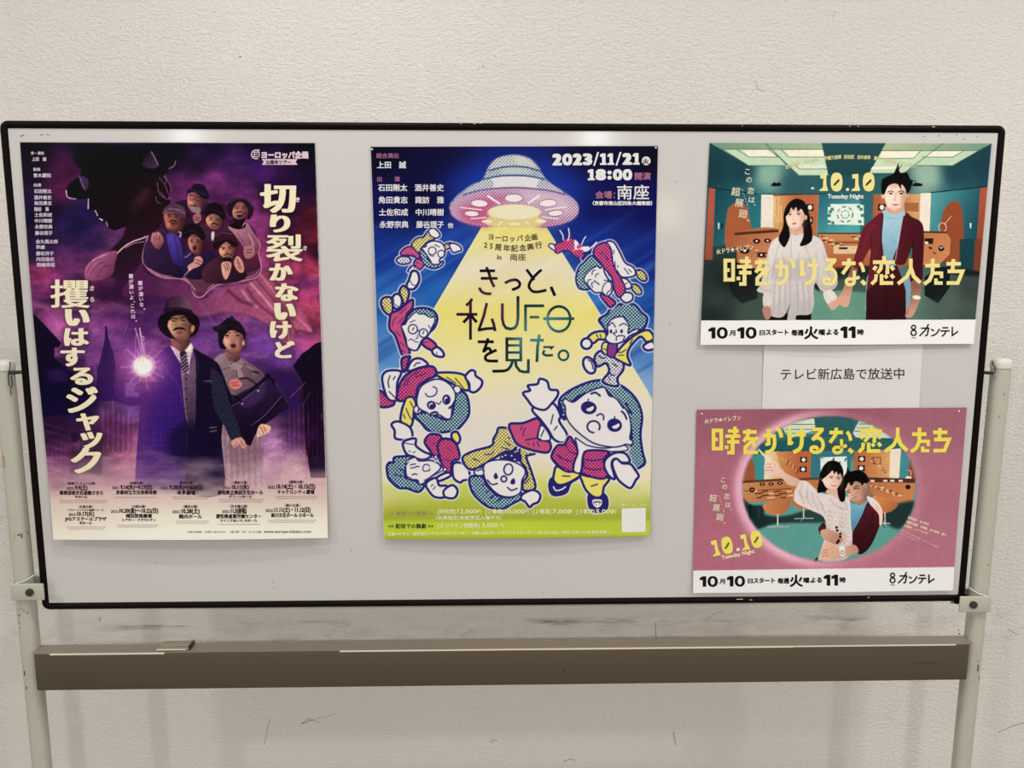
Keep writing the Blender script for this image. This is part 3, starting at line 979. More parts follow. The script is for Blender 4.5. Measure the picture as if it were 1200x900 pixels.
P.line("345 380 352 420 376 434 410 438", 1.0, (220, 180, 210)); P.line("502 440 500 508", 1.2, (226, 170, 200)); P.line("550 520 566 556", 1.1, (226, 170, 200)); P.line("582 578 600 588", 1.2, (240, 220, 226)); P.line("626 600 638 630", .9, (200, 140, 180)); P.line("700 660 764 640", 1, (130, 60, 120), a=.8)
P.poly("800 470 850 420 930 350 940 440 880 500 800 540", (70, 18, 34), .6, blur=2)
P.poly("830 430 905 360 925 400 870 470", (96, 30, 50), .5, blur=1.5)
for s_ in ("1000 290 1040 340 1060 400", "1030 280 1070 330 1085 380", "985 320 1000 400 1040 430", "1010 390 1050 440 1080 430", "975 420 985 460 1010 470", "1040 270 1050 300 1044 330"):
    P.line(s_, .8, (176, 108, 150), a=.7)
# its back and arm
P.poly("650 815 745 705 766 640 900 560 1040 470 1140 560 1160 640 1000 900 1000 1040 900 1060 840 1020 720 1000 620 960", lg(140, 270, (46, 10, 26), 160, 330, (56, 14, 58)), .95, blur=1)
P.zoom(150, 200, 6)
P.poly("-60 560 60 490 130 470 110 560 105 640 160 700 240 750 380 765 330 900 100 960 -80 900", lg(150, 290, (44, 12, 34), 180, 350, (72, 20, 84)), .9, blur=1.5)
P.zoom(0, 140, 3)
P.poly("300 560 302 520 330 490 372 468 412 464 405 500 395 545 360 562 320 566", lg(100, 300, (196, 100, 140), 135, 325, (104, 34, 84)))
for s_ in ("318 545 345 510 372 500", "340 555 365 520 390 512", "305 540 325 505 350 488"): P.line(s_, 1.0, (90, 26, 76), a=.7)
P.line("325 498 350 484 375 474", 1.4, (226, 140, 170), a=.7)
P.line("412 470 440 445 470 428 500 418 512 412", 1.5, (214, 160, 180)); P.line("440 452 470 436 505 430", .9, (200, 150, 170), a=.8); P.line("505 420 545 395 575 360 575 340", .9, (130, 70, 110), a=.8)
# the cloak, flying out to the right
P.part('printed_cloak')
P.poly("500 500 505 520 530 548 640 568 665 595 690 626 722 632 760 604 800 590 880 572 915 540 945 560 1000 610 1060 680 1096 745 1040 740 1015 800 960 735 905 700 850 680 790 676 730 690 690 690 640 660 560 620 430 620 470 540", lg(180, 330, (92, 26, 84), 330, 370, (150, 60, 106), (186, 76, 112)), .92, blur=.8)
for s_, c, w, a in (("915 545 960 600 1030 680 1096 745", (226, 130, 140), 1.5, .8), ("900 560 950 620 1010 700 1050 760", (120, 40, 70), 2.5, .7), ("880 575 930 630 1000 720 1020 790", (232, 170, 170), 1.8, .75), ("868 592 900 640 960 690", (110, 36, 76), 3, .7), ("850 600 880 640 905 660", (220, 180, 180), 1.6, .6),
                    ("925 535 980 580 1060 660", (160, 60, 90), 2.5, .7), ("940 540 1000 590 1080 700", (214, 110, 126), 1.0, .7), ("700 640 740 700 780 760", (150, 80, 150), 1.4, .6), ("720 640 770 700 800 720", (120, 50, 110), 2, .6), ("800 600 850 640 890 650", (90, 24, 70), 4, .6), ("560 575 620 600 660 640", (120, 46, 110), 2, .5), ("940 640 1000 730 1040 780", (190, 130, 160), .8, .6)):
    P.line(s_, w, c, a=a, blur=.4)
P.zoom(150, 200, 6)
P.poly("235 380 330 225 420 215 560 230 690 240 700 330 860 380 925 520 920 570 935 640 935 700 900 752 780 782 640 802 570 845 520 885 470 878 430 800 380 762 240 750 150 700 105 635 110 560 140 460", lg(190, 250, (70, 14, 56), 200, 330, (62, 16, 58)), .9)
P.poly("120 640 240 700 400 710 560 760 700 760 900 700 900 752 780 782 640 802 570 845 520 885 470 878 430 800 380 762 240 750 150 700", (112, 48, 82), .9, blur=.6)
P.poly("700 420 860 420 925 520 920 640 850 700 760 640", (120, 34, 60), .55, blur=2)
P.line("140 458 112 550 104 632 150 700 240 750 380 762 430 800 470 878 520 888 570 842 640 800 780 780 900 750 936 695 932 640 918 575 928 520 880 440", 1.6, (196, 116, 144), a=.9)
P.line("150 690 240 738 380 748 445 800 480 860", 1.0, (224, 150, 170), a=.7); P.line("560 830 640 782 780 764 890 735 922 690", 1.0, (220, 140, 150), a=.7)
P.line("430 800 450 840 520 870", 2.0, (80, 26, 60), a=.6); P.line("640 790 700 785 800 765", 2, (70, 20, 46), a=.5)

def face(pts, lit, dark, ax, ay, bx, by):
    P.poly(pts, lg(*P.px([(ax, ay)])[0], lit, *P.px([(bx, by)])[0], dark))
    q = nums(pts)
    modelling(P, min(x for x, y in q), min(y for x, y in q), max(x for x, y in q), max(y for x, y in q), (58, 18, 34), (246, 190, 150), .5)
DKF = (44, 14, 22)
SK, SD = (214, 128, 100), (104, 42, 44)
# M2 back row, spectacles
P.part('printed_person')
P.poly("335 235 420 208 425 280 470 360 560 400 600 480 500 440 400 400 380 300", (54, 16, 54))
face("425 170 470 150 530 185 534 240 505 292 450 275 420 240", (206, 116, 106), (96, 40, 50), 430, 200, 535, 240)
P.poly("430 240 470 246 510 268 500 300 455 292 432 268", (142, 112, 122), .85); P.line("440 243 480 250", 1.3, (50, 20, 30))
P.poly("418 135 440 128 465 92 528 98 552 130 570 188 545 200 515 188 470 152 420 158", (30, 14, 48)); P.line("440 128 470 140 548 172", 1.0, (60, 34, 70))
for x, y in ((450, 190), (490, 200)): P.line(circ(x, y, 17, 15), .7, (60, 24, 40), True, True)
P.line("432 172 465 178", .8, DKF); P.line("480 178 510 190", .8, DKF); P.line("468 200 460 222 472 226", .7, (120, 54, 56))
P.poly("458 318 500 298 516 330 500 362 470 368", (164, 92, 100)); P.line("470 330 505 335", .7, DKM); P.line("470 345 500 352", .7, DKM)
# M3 bowler
P.part('printed_person')
P.poly("505 390 560 370 640 400 690 330 705 400 660 470 620 520 560 480", (80, 28, 66)); P.poly("585 440 605 430 605 480 590 490", (200, 180, 190))
face("548 340 590 305 650 325 664 365 645 400 605 414 562 385", (222, 142, 112), (110, 48, 48), 560, 330, 665, 390)
P.poly("522 292 545 275 560 240 610 224 660 250 684 322 664 345 640 322 595 300 550 312", (28, 8, 26)); P.line("550 285 600 275 670 310", .8, (70, 30, 50))
P.line("572 330 595 332", .9, DKF); P.line("618 334 642 340", .9, DKF); P.ell(585, 344, 7, 4, DKF); P.ell(630, 350, 7, 4, DKF); P.line("608 340 602 362 612 366", .7, (140, 70, 60)); P.line("586 378 605 370 632 382", 1.6, (50, 18, 24)); P.line("592 390 622 392", .9, (130, 40, 46))
# M4 round hat, crying out
P.part('printed_person')
P.poly("705 395 760 380 830 365 875 420 925 530 900 590 850 620 800 520 740 440", lg(268, 262, (190, 126, 146), 300, 300, (120, 50, 80)))
P.line("850 450 880 520 870 580", 1.2, (216, 160, 176), a=.8); P.line("770 440 820 520", 1.1, (110, 50, 76), a=.8); P.poly("820 540 880 520 885 590 840 620 815 590", (176, 100, 110))
for s_ in ("830 560 875 552", "830 578 872 574"): P.line(s_, .8, (90, 36, 50))
P.poly("695 270 710 220 760 192 830 196 878 250 876 310 845 345 830 300 800 230 760 235 735 290 738 330 708 310", (40, 14, 40)); P.line("712 225 765 198 835 205 872 255", .9, (92, 50, 80))
face("735 285 760 232 800 222 838 262 842 310 815 352 770 350 742 325", (214, 120, 104), (120, 52, 56), 745, 260, 840, 330)
P.poly("738 330 780 345 830 330 815 365 790 405 760 390 745 365", (30, 10, 22)); P.poly("710 390 750 370 790 400 830 372 820 400 770 412", (26, 8, 22))
P.poly("765 302 800 300 806 322 775 330", (70, 16, 26)); P.line("768 305 800 303", .8, (220, 200, 190)); P.line("750 298 785 290 820 304", 1.1, (44, 14, 24)); P.line("752 258 775 268", 1, DKF); P.line("800 265 828 258", 1, DKF); P.line("750 245 780 255", .8, DKF); P.line("800 252 830 246", .8, DKF)
# M1 flat cap, hand up
P.part('printed_person')
P.poly("108 640 118 520 165 462 232 400 275 432 375 430 405 560 392 742 300 742 160 692", lg(170, 280, (70, 30, 84), 210, 320, (36, 12, 62)))
P.poly("275 450 325 440 372 520 388 665 320 642 285 540", lg(200, 275, (76, 54, 176), 212, 310, (48, 26, 120))); P.line("325 450 350 560 372 650", .8, (40, 20, 110)); P.line("355 430 372 440 365 465", 1.6, (170, 150, 180))
face("256 302 300 288 372 300 398 350 382 402 330 440 276 412 260 355", (196, 104, 84), (92, 36, 44), 265, 340, 395, 370)
P.poly("242 302 258 262 308 234 372 244 404 282 398 335 378 318 300 282 258 305", (92, 54, 84)); P.line("250 298 300 268 360 278 398 300", 1.2, (140, 96, 120), a=.8); P.line("300 240 350 262", .8, (60, 30, 60))
P.line("278 312 300 308", 1, DKF); P.line("326 306 356 312", 1, DKF); P.ell(292, 322, 9, 5, DKF); P.ell(340, 323, 9, 5, DKF); P.line("314 322 306 345 318 348", .8, (120, 56, 50)); P.line("292 362 315 350 340 362", 1.6, (44, 14, 22)); P.ell(316, 372, 16, 8, (90, 24, 34)); P.poly("268 400 320 420 372 400 330 442 282 418", (80, 30, 40), .7, blur=.7)
P.poly("160 490 172 440 190 436 210 430 232 448 252 490 235 530 215 552 190 540 172 515", lg(178, 274, (206, 120, 120), 190, 292, (120, 50, 70)))
for s_ in ("180 450 190 490", "200 440 205 485", "222 455 220 490"): P.line(s_, .8, (96, 40, 60))
# M5 dark hat, fist at chin
P.part('printed_person')
P.poly("388 605 432 560 500 600 565 565 625 600 560 690 520 762 400 742", lg(220, 295, (52, 30, 92), 240, 325, (26, 12, 52)))
face("424 482 460 448 512 468 524 530 492 592 450 572 430 535", (210, 126, 104), (110, 46, 46), 430, 500, 525, 540)
P.poly("382 450 398 392 450 374 512 398 545 462 520 490 500 470 450 440 418 470 400 480", (26, 8, 22)); P.line("396 440 450 420 525 455", .9, (70, 30, 50))
P.line("436 488 458 484", 1, DKF); P.line("478 484 504 492", 1, DKF); P.ell(450, 498, 8, 4, DKF); P.ell(490, 502, 8, 4, DKF); P.line("466 495 460 522 472 524", .8, (130, 60, 56)); P.ell(468, 548, 12, 11, (60, 12, 22)); P.line("454 536 470 531 486 538", 1, (70, 24, 30))
P.poly("420 670 460 640 470 610 505 602 527 635 500 672 455 690 430 705", (208, 128, 124)); P.line("475 625 515 640", .8, DKM); P.line("470 645 505 658", .8, DKM); P.line("400 735 450 680", 1.4, (190, 170, 190), a=.7); P.line("440 580 420 600 400 610", 1.2, (190, 180, 200), a=.6)
# M6 broad bowler
P.part('printed_person')
P.poly("526 690 640 605 700 680 770 660 836 730 800 772 680 795 540 782", lg(240, 305, (92, 34, 60), 285, 330, (44, 14, 36)))
face("640 560 690 500 745 520 756 570 722 622 670 612", (232, 156, 116), (130, 60, 50), 650, 550, 755, 590)
P.poly("598 520 612 455 660 424 735 436 772 500 765 530 740 540 690 498 650 520 620 556", (66, 18, 40)); P.poly("598 520 640 498 700 486 772 512 765 532 735 522 690 498 640 525 616 556", (30, 8, 22)); P.line("620 460 660 436 725 446", 1.1, (140, 60, 84), a=.8)
P.line("655 540 682 542", 1, DKF); P.line("702 538 732 532", 1, DKF); P.ell(672, 552, 9, 4, DKF); P.ell(718, 548, 9, 4, DKF); P.line("695 548 688 574 702 576", .8, (150, 80, 60)); P.line("675 594 700 586 728 594", 1.3, (60, 24, 26)); P.poly("670 612 700 610 726 616 722 650 700 662 680 640", (36, 10, 22)); P.line("685 602 715 602", .8, (140, 60, 56))
P.poly("655 660 680 640 725 650 715 720 690 765 668 740", (216, 140, 124)); P.poly("745 640 770 600 805 640 815 705 790 718 760 690", (206, 130, 116))
for s_ in ("670 660 690 700", "688 652 704 700", "706 650 712 690", "765 620 785 650", "770 650 796 672", "775 675 800 692"): P.line(s_, .8, (80, 24, 40))
P.line("665 660 675 690 668 720", .9, (240, 210, 190), a=.6)

# ---- woman in a cape coat
P.zoom(140, 440, 5.624)
P.part('printed_person')
P.poly("628 260 700 330 840 460 925 395 965 690 980 780 640 780", lg(250, 500, (142, 102, 112), 300, 560, (176, 134, 150)), .95, False)
for i in range(16):
    x = 640 + i * 19
    P.line([(x - 2, 330 + (60 if 3 < i < 12 else 0)), (x + 2 + i * .8, 740)], .8, (108, 72, 92) if i % 2 else (206, 172, 176), a=.55)
P.poly("720 440 920 420 930 600 820 640 740 600", (110, 70, 90), .5, blur=3, own=False)
P.zoom(150, 340, 6.923)
P.poly("692 580 790 508 905 545 1000 600 1078 655 1110 700 1010 780 930 880 900 960 770 960 720 760", lg(255, 420, (150, 116, 124), 300, 450, (104, 74, 92)))
P.poly("825 590 880 565 935 590 915 640 940 700 900 712 880 650 840 640 818 615", (156, 124, 130)); P.line("830 600 870 580 925 600", 1.0, (96, 64, 80)); P.line("880 650 885 700", .9, (100, 70, 84)); P.line("940 600 1000 680", 1, (90, 60, 78), a=.8); P.line("740 650 830 625", 1.0, (90, 60, 78), a=.8); P.line("790 700 780 830", 1, (100, 70, 88), a=.7); P.line("960 620 1010 640 1020 690", 1, (190, 150, 150), a=.7); P.line("1010 660 1060 670", 2.0, (50, 20, 40))
P.poly("800 470 900 470 912 550 880 580 820 570 798 530", lg(268, 410, (170, 100, 92), 280, 425, (84, 40, 50)))
P.poly("688 300 735 285 790 240 825 222 850 210 862 235 905 262 950 330 952 400 938 440 770 480 735 430 730 350", (30, 14, 38))
P.poly("688 300 740 285 800 285 740 330 700 335", (46, 20, 56)); P.line("800 225 862 232", 1.2, (60, 30, 60)); P.line("835 200 850 250", .8, (60, 30, 60))
face("764 400 786 335 838 298 900 315 936 380 944 420 932 455 888 502 842 504 800 470", (226, 156, 128), (170, 96, 84), 780, 380, 945, 440)
P.poly("785 335 838 296 905 318 930 360 870 330 820 330 780 380 768 430 760 400", (30, 12, 30)); P.ell(936, 430, 11, 22, (206, 136, 110), 1, 10)
P.line("788 352 812 344 830 350", 1, (60, 26, 34)); P.line("868 346 890 340 912 350", 1, (60, 26, 34)); P.ell(805, 368, 15, 7, (44, 18, 28)); P.ell(890, 366, 15, 7, (44, 18, 28)); P.line("850 360 840 398 860 404", .8, (160, 90, 80)); P.poly("832 440 855 430 878 440 876 462 855 470 834 460", (96, 22, 36)); P.line("836 440 856 433 876 441", 1.0, (170, 70, 76)); P.ell(790, 410, 14, 14, (216, 120, 110), .4, blur=1.2)
# bag and hands
P.zoom(140, 440, 5.624)
P.poly("712 195 770 130 900 60 960 0 1000 -10 1025 45 1065 100 1122 190 1050 255 950 330 890 400 860 462 790 420 745 330", lg(290, 450, (52, 22, 78), 300, 510, (24, 6, 40)))
P.poly("800 150 900 90 960 60 950 140 860 210 800 200", (84, 44, 118), .6, blur=1.6); P.line("720 200 800 150 940 40 985 -5", 2.2, (16, 6, 26)); P.line("735 205 830 150 960 45", .8, (110, 70, 140), a=.8); P.line("860 335 960 260 1065 140", .9, (120, 86, 146), a=.8); P.line("850 345 970 265 1075 150", 1.2, (18, 6, 30)); P.line("1000 10 1060 100 1118 188", .9, (92, 60, 120), a=.8)
P.line("770 70 790 25 850 20 900 60 920 100", 2.2, (26, 12, 36)); P.line("770 70 792 22 850 16 900 56", .7, (100, 70, 120), a=.8); P.line("720 130 760 140 800 170 806 190", 2.4, (20, 8, 30)); P.ell(915, 100, 9, 9, (150, 130, 160)); P.ell(808, 186, 8, 8, (140, 120, 150)); P.line("965 -2 1010 30 1020 60", 2.4, (16, 4, 26))
P.poly("722 60 735 30 775 22 800 40 806 70 770 92 740 84", (222, 110, 106)); P.line("740 50 780 46", .9, (150, 40, 60)); P.line("745 66 785 64", .9, (150, 40, 60)); P.ell(770, 66, 14, 8, (240, 60, 80), .6, blur=.7)
P.poly("906 372 930 322 985 330 998 352 975 382 940 396 915 404", (226, 168, 136)); P.line("930 340 950 384", .9, (130, 70, 60)); P.line("950 335 968 378", .9, (130, 70, 60)); P.ell(912, 398, 5, 5, (244, 230, 210))

# ---- man with the lamp
P.part('printed_person')
P.poly("-40 130 20 60 40 10 100 -160 240 -200 340 -40 440 100 500 -20 620 -80 720 -20 800 110 640 400 640 800 330 800 90 800 120 330 140 120 30 150 0 140", lg(165, 430, (74, 24, 128), 250, 480, (18, 4, 48)), .0)
P.zoom(150, 340, 6.923)
P.poly("0 560 20 470 60 400 150 470 240 500 330 455 372 490 445 640 470 760 480 1500 470 1640 80 1640 60 1500 95 980 105 800 100 745 20 740", lg(155, 440, (92, 34, 132), 200, 440, (52, 16, 120)), .97)
P.poly("250 700 350 620 420 760 440 1200 200 1200", (52, 10, 140), .6, blur=5, own=False)
P.poly("520 470 600 510 700 570 745 620 800 760 850 900 790 960 760 1200 770 1640 480 1640 480 1400 500 700 545 560", lg(230, 420, (26, 10, 48), 260, 520, (18, 6, 56)), .98)
for i in range(9):
    P.line([(240 + i * 26, 520 + i * 30), (205 + i * 30, 1260)], .5, (120, 76, 170), a=.28); P.line([(140 + i * 6, 860 + i * 50), (440, 850 + i * 52)], .5, (116, 70, 170), a=.22)
P.poly("430 640 480 700 540 545 552 740 545 1080 520 1140 470 1060 440 800", lg(215, 440, (112, 82, 108), 228, 490, (70, 44, 78)))
for y in (720, 800, 885, 965): P.ell(474, y, 8, 8, (40, 22, 50)); P.line([(484, y + 12), (500, y + 4)], .6, (150, 120, 140), a=.6)
P.line("440 660 460 900 480 1050 518 1128", .8, (170, 140, 150), a=.7)
P.poly("345 452 380 470 440 500 495 425 528 470 505 560 485 680 425 590 372 505", (228, 212, 204)); P.line("380 470 425 560 440 505", .8, (160, 140, 150)); P.line("470 500 500 540 520 480", .8, (150, 130, 140))
TIE = "420 505 455 488 475 515 482 560 494 640 462 690 432 610 424 545"
P.poly(TIE, (44, 28, 54))
for i in range(6): P.line([(424 + i * 4, 560 + i * 26), (486 + i * 2, 510 + i * 28)], 1.3, (160, 140, 152), a=.9)
P.line("250 500 300 640 400 760 440 900", 1, (110, 60, 150), a=.5); P.line("530 480 570 620 540 760", 1.0, (54, 36, 80), a=.9); P.line("620 740 680 730", 1.2, (110, 100, 130), a=.8)
P.poly("360 380 490 380 500 440 440 500 395 478 360 440", lg(205, 398, (176, 108, 80), 220, 405, (90, 46, 50)))
P.poly("240 270 262 210 300 180 310 95 350 58 440 52 500 100 516 175 560 210 582 265 560 345 500 385 400 400 320 380 262 330", (22, 8, 22))
P.poly("296 175 308 95 352 56 440 50 502 100 518 185 460 165 380 162", lg(195, 355, (58, 24, 60), 222, 358, (112, 70, 100)))
P.poly("296 150 340 140 440 142 514 160 518 190 440 168 370 166 296 186", (44, 18, 46))
P.line("345 75 348 140", 2.5, (84, 44, 84), a=.5, blur=.5)
face("322 280 350 225 400 205 470 210 520 255 536 320 500 372 466 402 430 412 385 392 345 340", (226, 164, 106), (112, 58, 50), 330, 290, 545, 350)
P.ell(526, 310, 14, 32, (196, 130, 90), 1, 12)
P.poly("470 210 530 255 540 290 510 270 480 240", (24, 10, 20)); P.line("344 240 368 228 396 236", 1.5, (36, 16, 20)); P.line("428 228 455 216 484 222", 1.5, (36, 16, 20)); P.ell(372, 250, 17, 6, (50, 24, 26)); P.ell(448, 246, 17, 6, (50, 24, 26)); P.line("405 235 390 285 425 290", 1.0, (150, 90, 60))
P.poly("362 328 385 305 415 300 450 306 475 330 450 322 415 318 390 324", (22, 10, 14)); P.poly("392 340 420 334 450 342 425 358 402 354", (150, 70, 60)); P.poly("385 392 430 412 466 402 500 372 470 430 420 430", (110, 60, 52), .6, blur=.8)
# checked sleeve and hand
P.zoom(140, 440, 5.624)
P.poly("600 -40 660 -10 690 60 740 220 805 400 742 432 690 330 630 230 610 120", dots((64, 64, 100), (14, 10, 34), 2.6, .55, 20))
P.poly("738 432 802 408 838 465 812 480 790 450 768 478 750 470", (206, 136, 120)); P.line("770 440 765 476", .8, (120, 60, 60)); P.line("800 430 825 470", .8, (120, 60, 60))
P.poly("330 380 480 300 560 440 550 600 400 620 340 520", (24, 6, 66), .75, blur=3, own=False)
P.line("595 345 640 340", 1.2, (170, 150, 160), a=.6); P.line("600 370 640 362", 1.2, (170, 150, 160), a=.6); P.line("560 38 610 40", 1.4, (84, 76, 110), a=.7)
# lantern light
P.part('printed_lantern')
P.zoom(150, 340, 6.923)
for s_, w, c in (("60 310 90 420 120 540", 1.4, (206, 150, 190)), ("95 310 112 420 135 540", 1.6, (222, 180, 206)), ("70 330 60 420 60 540", 1, (150, 90, 150)), ("100 370 130 385 120 410", 1.4, (200, 150, 190))): P.line(s_, w, c)
P.poly("60 765 110 735 190 728 250 745 200 775 120 785", (60, 26, 84)); P.line("60 765 120 735 240 742", 1, (140, 96, 150)); P.poly("150 690 215 690 225 735 165 740", (120, 60, 130))
P.ell(128, 612, 300, 280, (150, 50, 150), .40, 0, 16, own=False); P.ell(128, 612, 180, 170, (210, 110, 190), .55, 0, 8, own=False)
for a_ in range(0, 360, 24):
    L_ = 190 if a_ % 48 else 130
    P.line([(128, 612), (128 + L_ * math.cos(math.radians(a_ + 8)), 612 + L_ * math.sin(math.radians(a_ + 8)))], 1.0, (240, 190, 220), a=.5, blur=.8, own=False)
P.line(circ(135, 615, 84, 84, 0, 24), 1.2, (214, 140, 170), True, True)
P.ell(122, 618, 84, 80, (246, 214, 226), 1, 0, 2.2); P.ell(122, 620, 66, 62, (255, 250, 240), 1, 0, 1.4)
P.zoom(0, 0, 1)
# photographic grain and softness
develop(P, .26, .36, .26, .82)
# ground mist
P.part(None)
m = P.noise(26, 4, 2.0, .7)
fog = np.clip((V - 534 - 30 * (m - .5) * 2) / 48, 0, 1)
P.wash(fog * .93, lg(220, 540, (206, 160, 182), 220, 630, (222, 190, 186), (236, 222, 202), (250, 247, 228)))
P.wash(np.clip((V - 590) / 34, 0, 1) * np.clip((U - 90) / 60, 0, 1) * .8, (250, 247, 230))
P.line([(23.5, 166), (369.5, 167)], 1.3, (236, 232, 230), False); P.line([(369.5, 167), (384.5, 630)], 1.0, (220, 214, 214), False); P.line([(62.5, 632), (384.5, 630)], 1.2, (240, 238, 230), False)  # white paper edge and the light it catches, painted along the rim

# ---- lettering
IV = (246, 234, 198)
def G1(ch, x0, y0, x1, y1, bold=9, hb=15):
    P.poly([(x0 - 4, y0 - 4), (x1 + 6, y0 - 4), (x1 + 6, y1 + 6), (x0 - 4, y1 + 6)], (20, 4, 24), .34, False, blur=1.6, own=False)
    box_glyph(P, 'title_lettering', ch, x0, y0, x1, y1, IV, bold=bold, hb=hb, res=5)
P.zoom(280, 160, 6.43)
G1('切', 157, 358, 432, 575, 9, 20); G1('り', 232, 588, 388, 722, 8, 20)
G1('裂', 203, 738, 480, 942, 5, 14)
P.zoom(290, 290, 6.43)
G1('か', 163, 120, 342, 250); G1('な', 208, 270, 385, 405); G1('い', 200, 418, 366, 545, 9, 26); G1('け', 168, 555, 332, 688); G1('ど', 205, 705, 358, 834)
P.zoom(50, 320, 6.92)
G1('攫', 62, 52, 382, 282, 5, 8); G1('い', 180, 292, 382, 428, 9, 28); G1('は', 172, 447, 376, 590); G1('す', 143, 605, 342, 757, 10, 14); G1('る', 222, 765, 410, 907, 10, 16)
P.zoom(50, 440, 7.5)
G1('ジ', 205, 98, 487, 328, 12, 18); G1('ャ', 292, 333, 498, 484, 10, 16); G1('ッ', 330, 496, 527, 642, 11, 18); G1('ク', 245, 635, 517, 860, 12, 20)
FU = (240, 228, 214)
P.zoom(280, 160, 6.43); txt(P, 'ruby_lettering', 'き', 428, 490, 40, FU, bold=3); txt(P, 'ruby_lettering', 'さ', 485, 854, 36, FU, bold=3)
P.zoom(50, 320, 6.92); txt(P, 'ruby_lettering', 'さ', 384, 140, 44, FU, bold=3); txt(P, 'ruby_lettering', 'ら', 388, 230, 44, FU, bold=3)
# credits
P.zoom(20, 160, 6)
CL = (214, 198, 214)
for s_, x, y, z, w in (('作・演出', 98, 126, 24, 90), ('上田　誠', 105, 170, 30, 100), ('音楽', 113, 240, 24, 50), ('青木慶則', 115, 285, 31, 122), ('出演', 117, 350, 24, 52), ('石田剛太', 120, 396, 31, 122), ('酒井善史', 120, 440, 31, 122), ('角田貴志', 121, 480, 31, 122), ('諏訪　雅', 121, 522, 31, 102), ('土佐和成', 123, 562, 31, 122), ('中川晴樹', 124, 604, 31, 122),
                       ('永野宗典', 126, 646, 31, 122), ('藤谷理子', 127, 690, 31, 122), ('金丸慎太郎', 132, 750, 31, 154), ('早織', 133, 790, 31, 62), ('藤松祥子', 134, 834, 31, 124), ('内田倫史', 137, 874, 31, 124), ('岡嶋秀昭', 140, 914, 31, 124)):
    txt(P, 'cast_list', s_, x, y, z, CL, w=w, bold=1.6)
# company mark
P.zoom(280, 160, 6.43)
LG = (226, 198, 206)
ring = [(128 + 33 * math.cos(math.radians(a)), 135 + 32 * math.sin(math.radians(a))) for a in range(60, 320, 10)]
ribbon(P, 'company_mark', ring, 1.3, LG)
for s_ in ("112 118 148 118", "112 135 142 135", "112 152 148 152", "114 116 114 154", "140 104 155 98", "150 112 154 150"): ribbon(P, 'company_mark', s_, 1.0, LG)
txt(P, 'company_mark', 'ヨーロッパ企画', 172, 160, 56, LG, w=348, bold=7)
poly_t(P, 'company_mark', "172 170 443 170 427 191 443 213 172 213 188 191", LG)
txt(P, 'company_mark', '25周年ツアー', 202, 206, 34, (60, 20, 60), w=190, bold=2, layer=2)
# spoken lines
P.zoom(140, 310, 11.25)
for s_, xs, ys in (('霧が濃いよ、これは。', (152, 153, 156, 158, 160, 186, 172, 178, 184, 212), (150, 222, 290, 362, 432, 470, 540, 612, 682, 722)), ('霧が濃いな。', (274, 278, 283, 287, 292, 318), (242, 312, 388, 455, 526, 568))):
    for ch, x, y in zip(s_, xs, ys):
        txt(P, 'spoken_lines', ch, x, y + 26, 62, (228, 190, 220), anchor='m' if ch not in '、。' else 'l', bold=4)
# dates and halls
INK = (58, 34, 44)
def date(cx, y, place, yr_w, d, hall, sub=None, note=None, wide=1.0, wd=150):
    if place: txt(P, 'venue_list', '〈' + place + '〉', cx, y, 24, INK, anchor='m', bold=1.5)
    if note: txt(P, 'venue_list', note, cx, y + 26, 20, INK, anchor='m', bold=1); y += 24
    txt(P, 'venue_list', '2023.', cx - wd / 2 - 8, y + 42, 30, INK, w=62, bold=1.5, anchor='r')
    txt(P, 'venue_list', d, cx - wd / 2, y + 42, 46, INK, w=wd, bold=4)
    txt(P, 'venue_list', hall, cx, y + 82, 36, INK, bold=3, anchor='m', sx=wide)
    if sub: txt(P, 'venue_list', sub, cx, y + 112, 26, INK, bold=2, anchor='m')
def fine(cx, y, w, n=2):
    for i in range(n): P.line([(cx - w / 2 + i * 10, y + i * 16), (cx + w / 2 - i * 14, y + i * 16)], .7, INK, a=.45)
P.zoom(50, 550, 7.059)
date(320, 126, '栗東プレビュー公演', 0, '9.9(土)', '栗東芸術文化会館さきら', '中ホール', wide=.92, wd=100); fine(335, 258, 400)
date(775, 122, '京都公演', 0, '9.14(木)〜9.17(日)', '京都府立文化芸術会館', wide=.94, wd=260); fine(770, 232, 340, 1)
date(355, 318, '広島公演', 0, '10.17(火)', 'JMSアステールプラザ', '中ホール', note='アステールプラザの演劇シリーズ', wd=140); fine(360, 478, 320)
date(795, 316, '大阪公演', 0, '10.20(金)〜10.22(日)', '梅田芸術劇場', 'シアター・ドラマシティ', wd=320); fine(785, 462, 340)
P.zoom(210, 550, 6.667)
date(55, 114, '東京公演', 0, '9.20(水)〜10.8(日)', '本多劇場', wd=258); fine(90, 215, 290, 2)
date(478, 112, '高知公演', 0, '10.11(水)', '高知県立県民文化ホール', 'グリーンホール', wd=130, wide=.9); fine(485, 238, 350)
date(912, 108, '福岡公演', 0, '10.14(土)・10.15(日)', 'キャナルシティ劇場', wd=300, wide=.9); fine(915, 212, 330)
date(88, 300, '横浜公演', 0, '10.28(土)', '関内ホール', wd=140); fine(100, 405, 260)
date(465, 298, '名古屋公演', 0, '11.3(金祝)', '愛知県産業労働センター', 'ウインクあいち 大ホール', wd=120, wide=.9); fine(465, 430, 330, 1)
date(885, 290, '新川公演', 0, '11.11(土)・11.12(日)', '新川文化ホール 小ホール', wd=280, wide=.82); fine(880, 398, 380)
txt(P, 'venue_list', 'www.europe-kikaku.com', 660, 496, 30, INK, w=370, bold=1)
txt(P, 'venue_list', '企画・製作　オポス　ヨーロッパ企画', 400, 496, 20, (120, 100, 100), w=240, bold=.5)
txt(P, 'venue_list', '公演の詳細・お問い合わせは', 60, 496, 18, (130, 110, 108), w=300, bold=.5)
P.zoom(0, 0, 1)
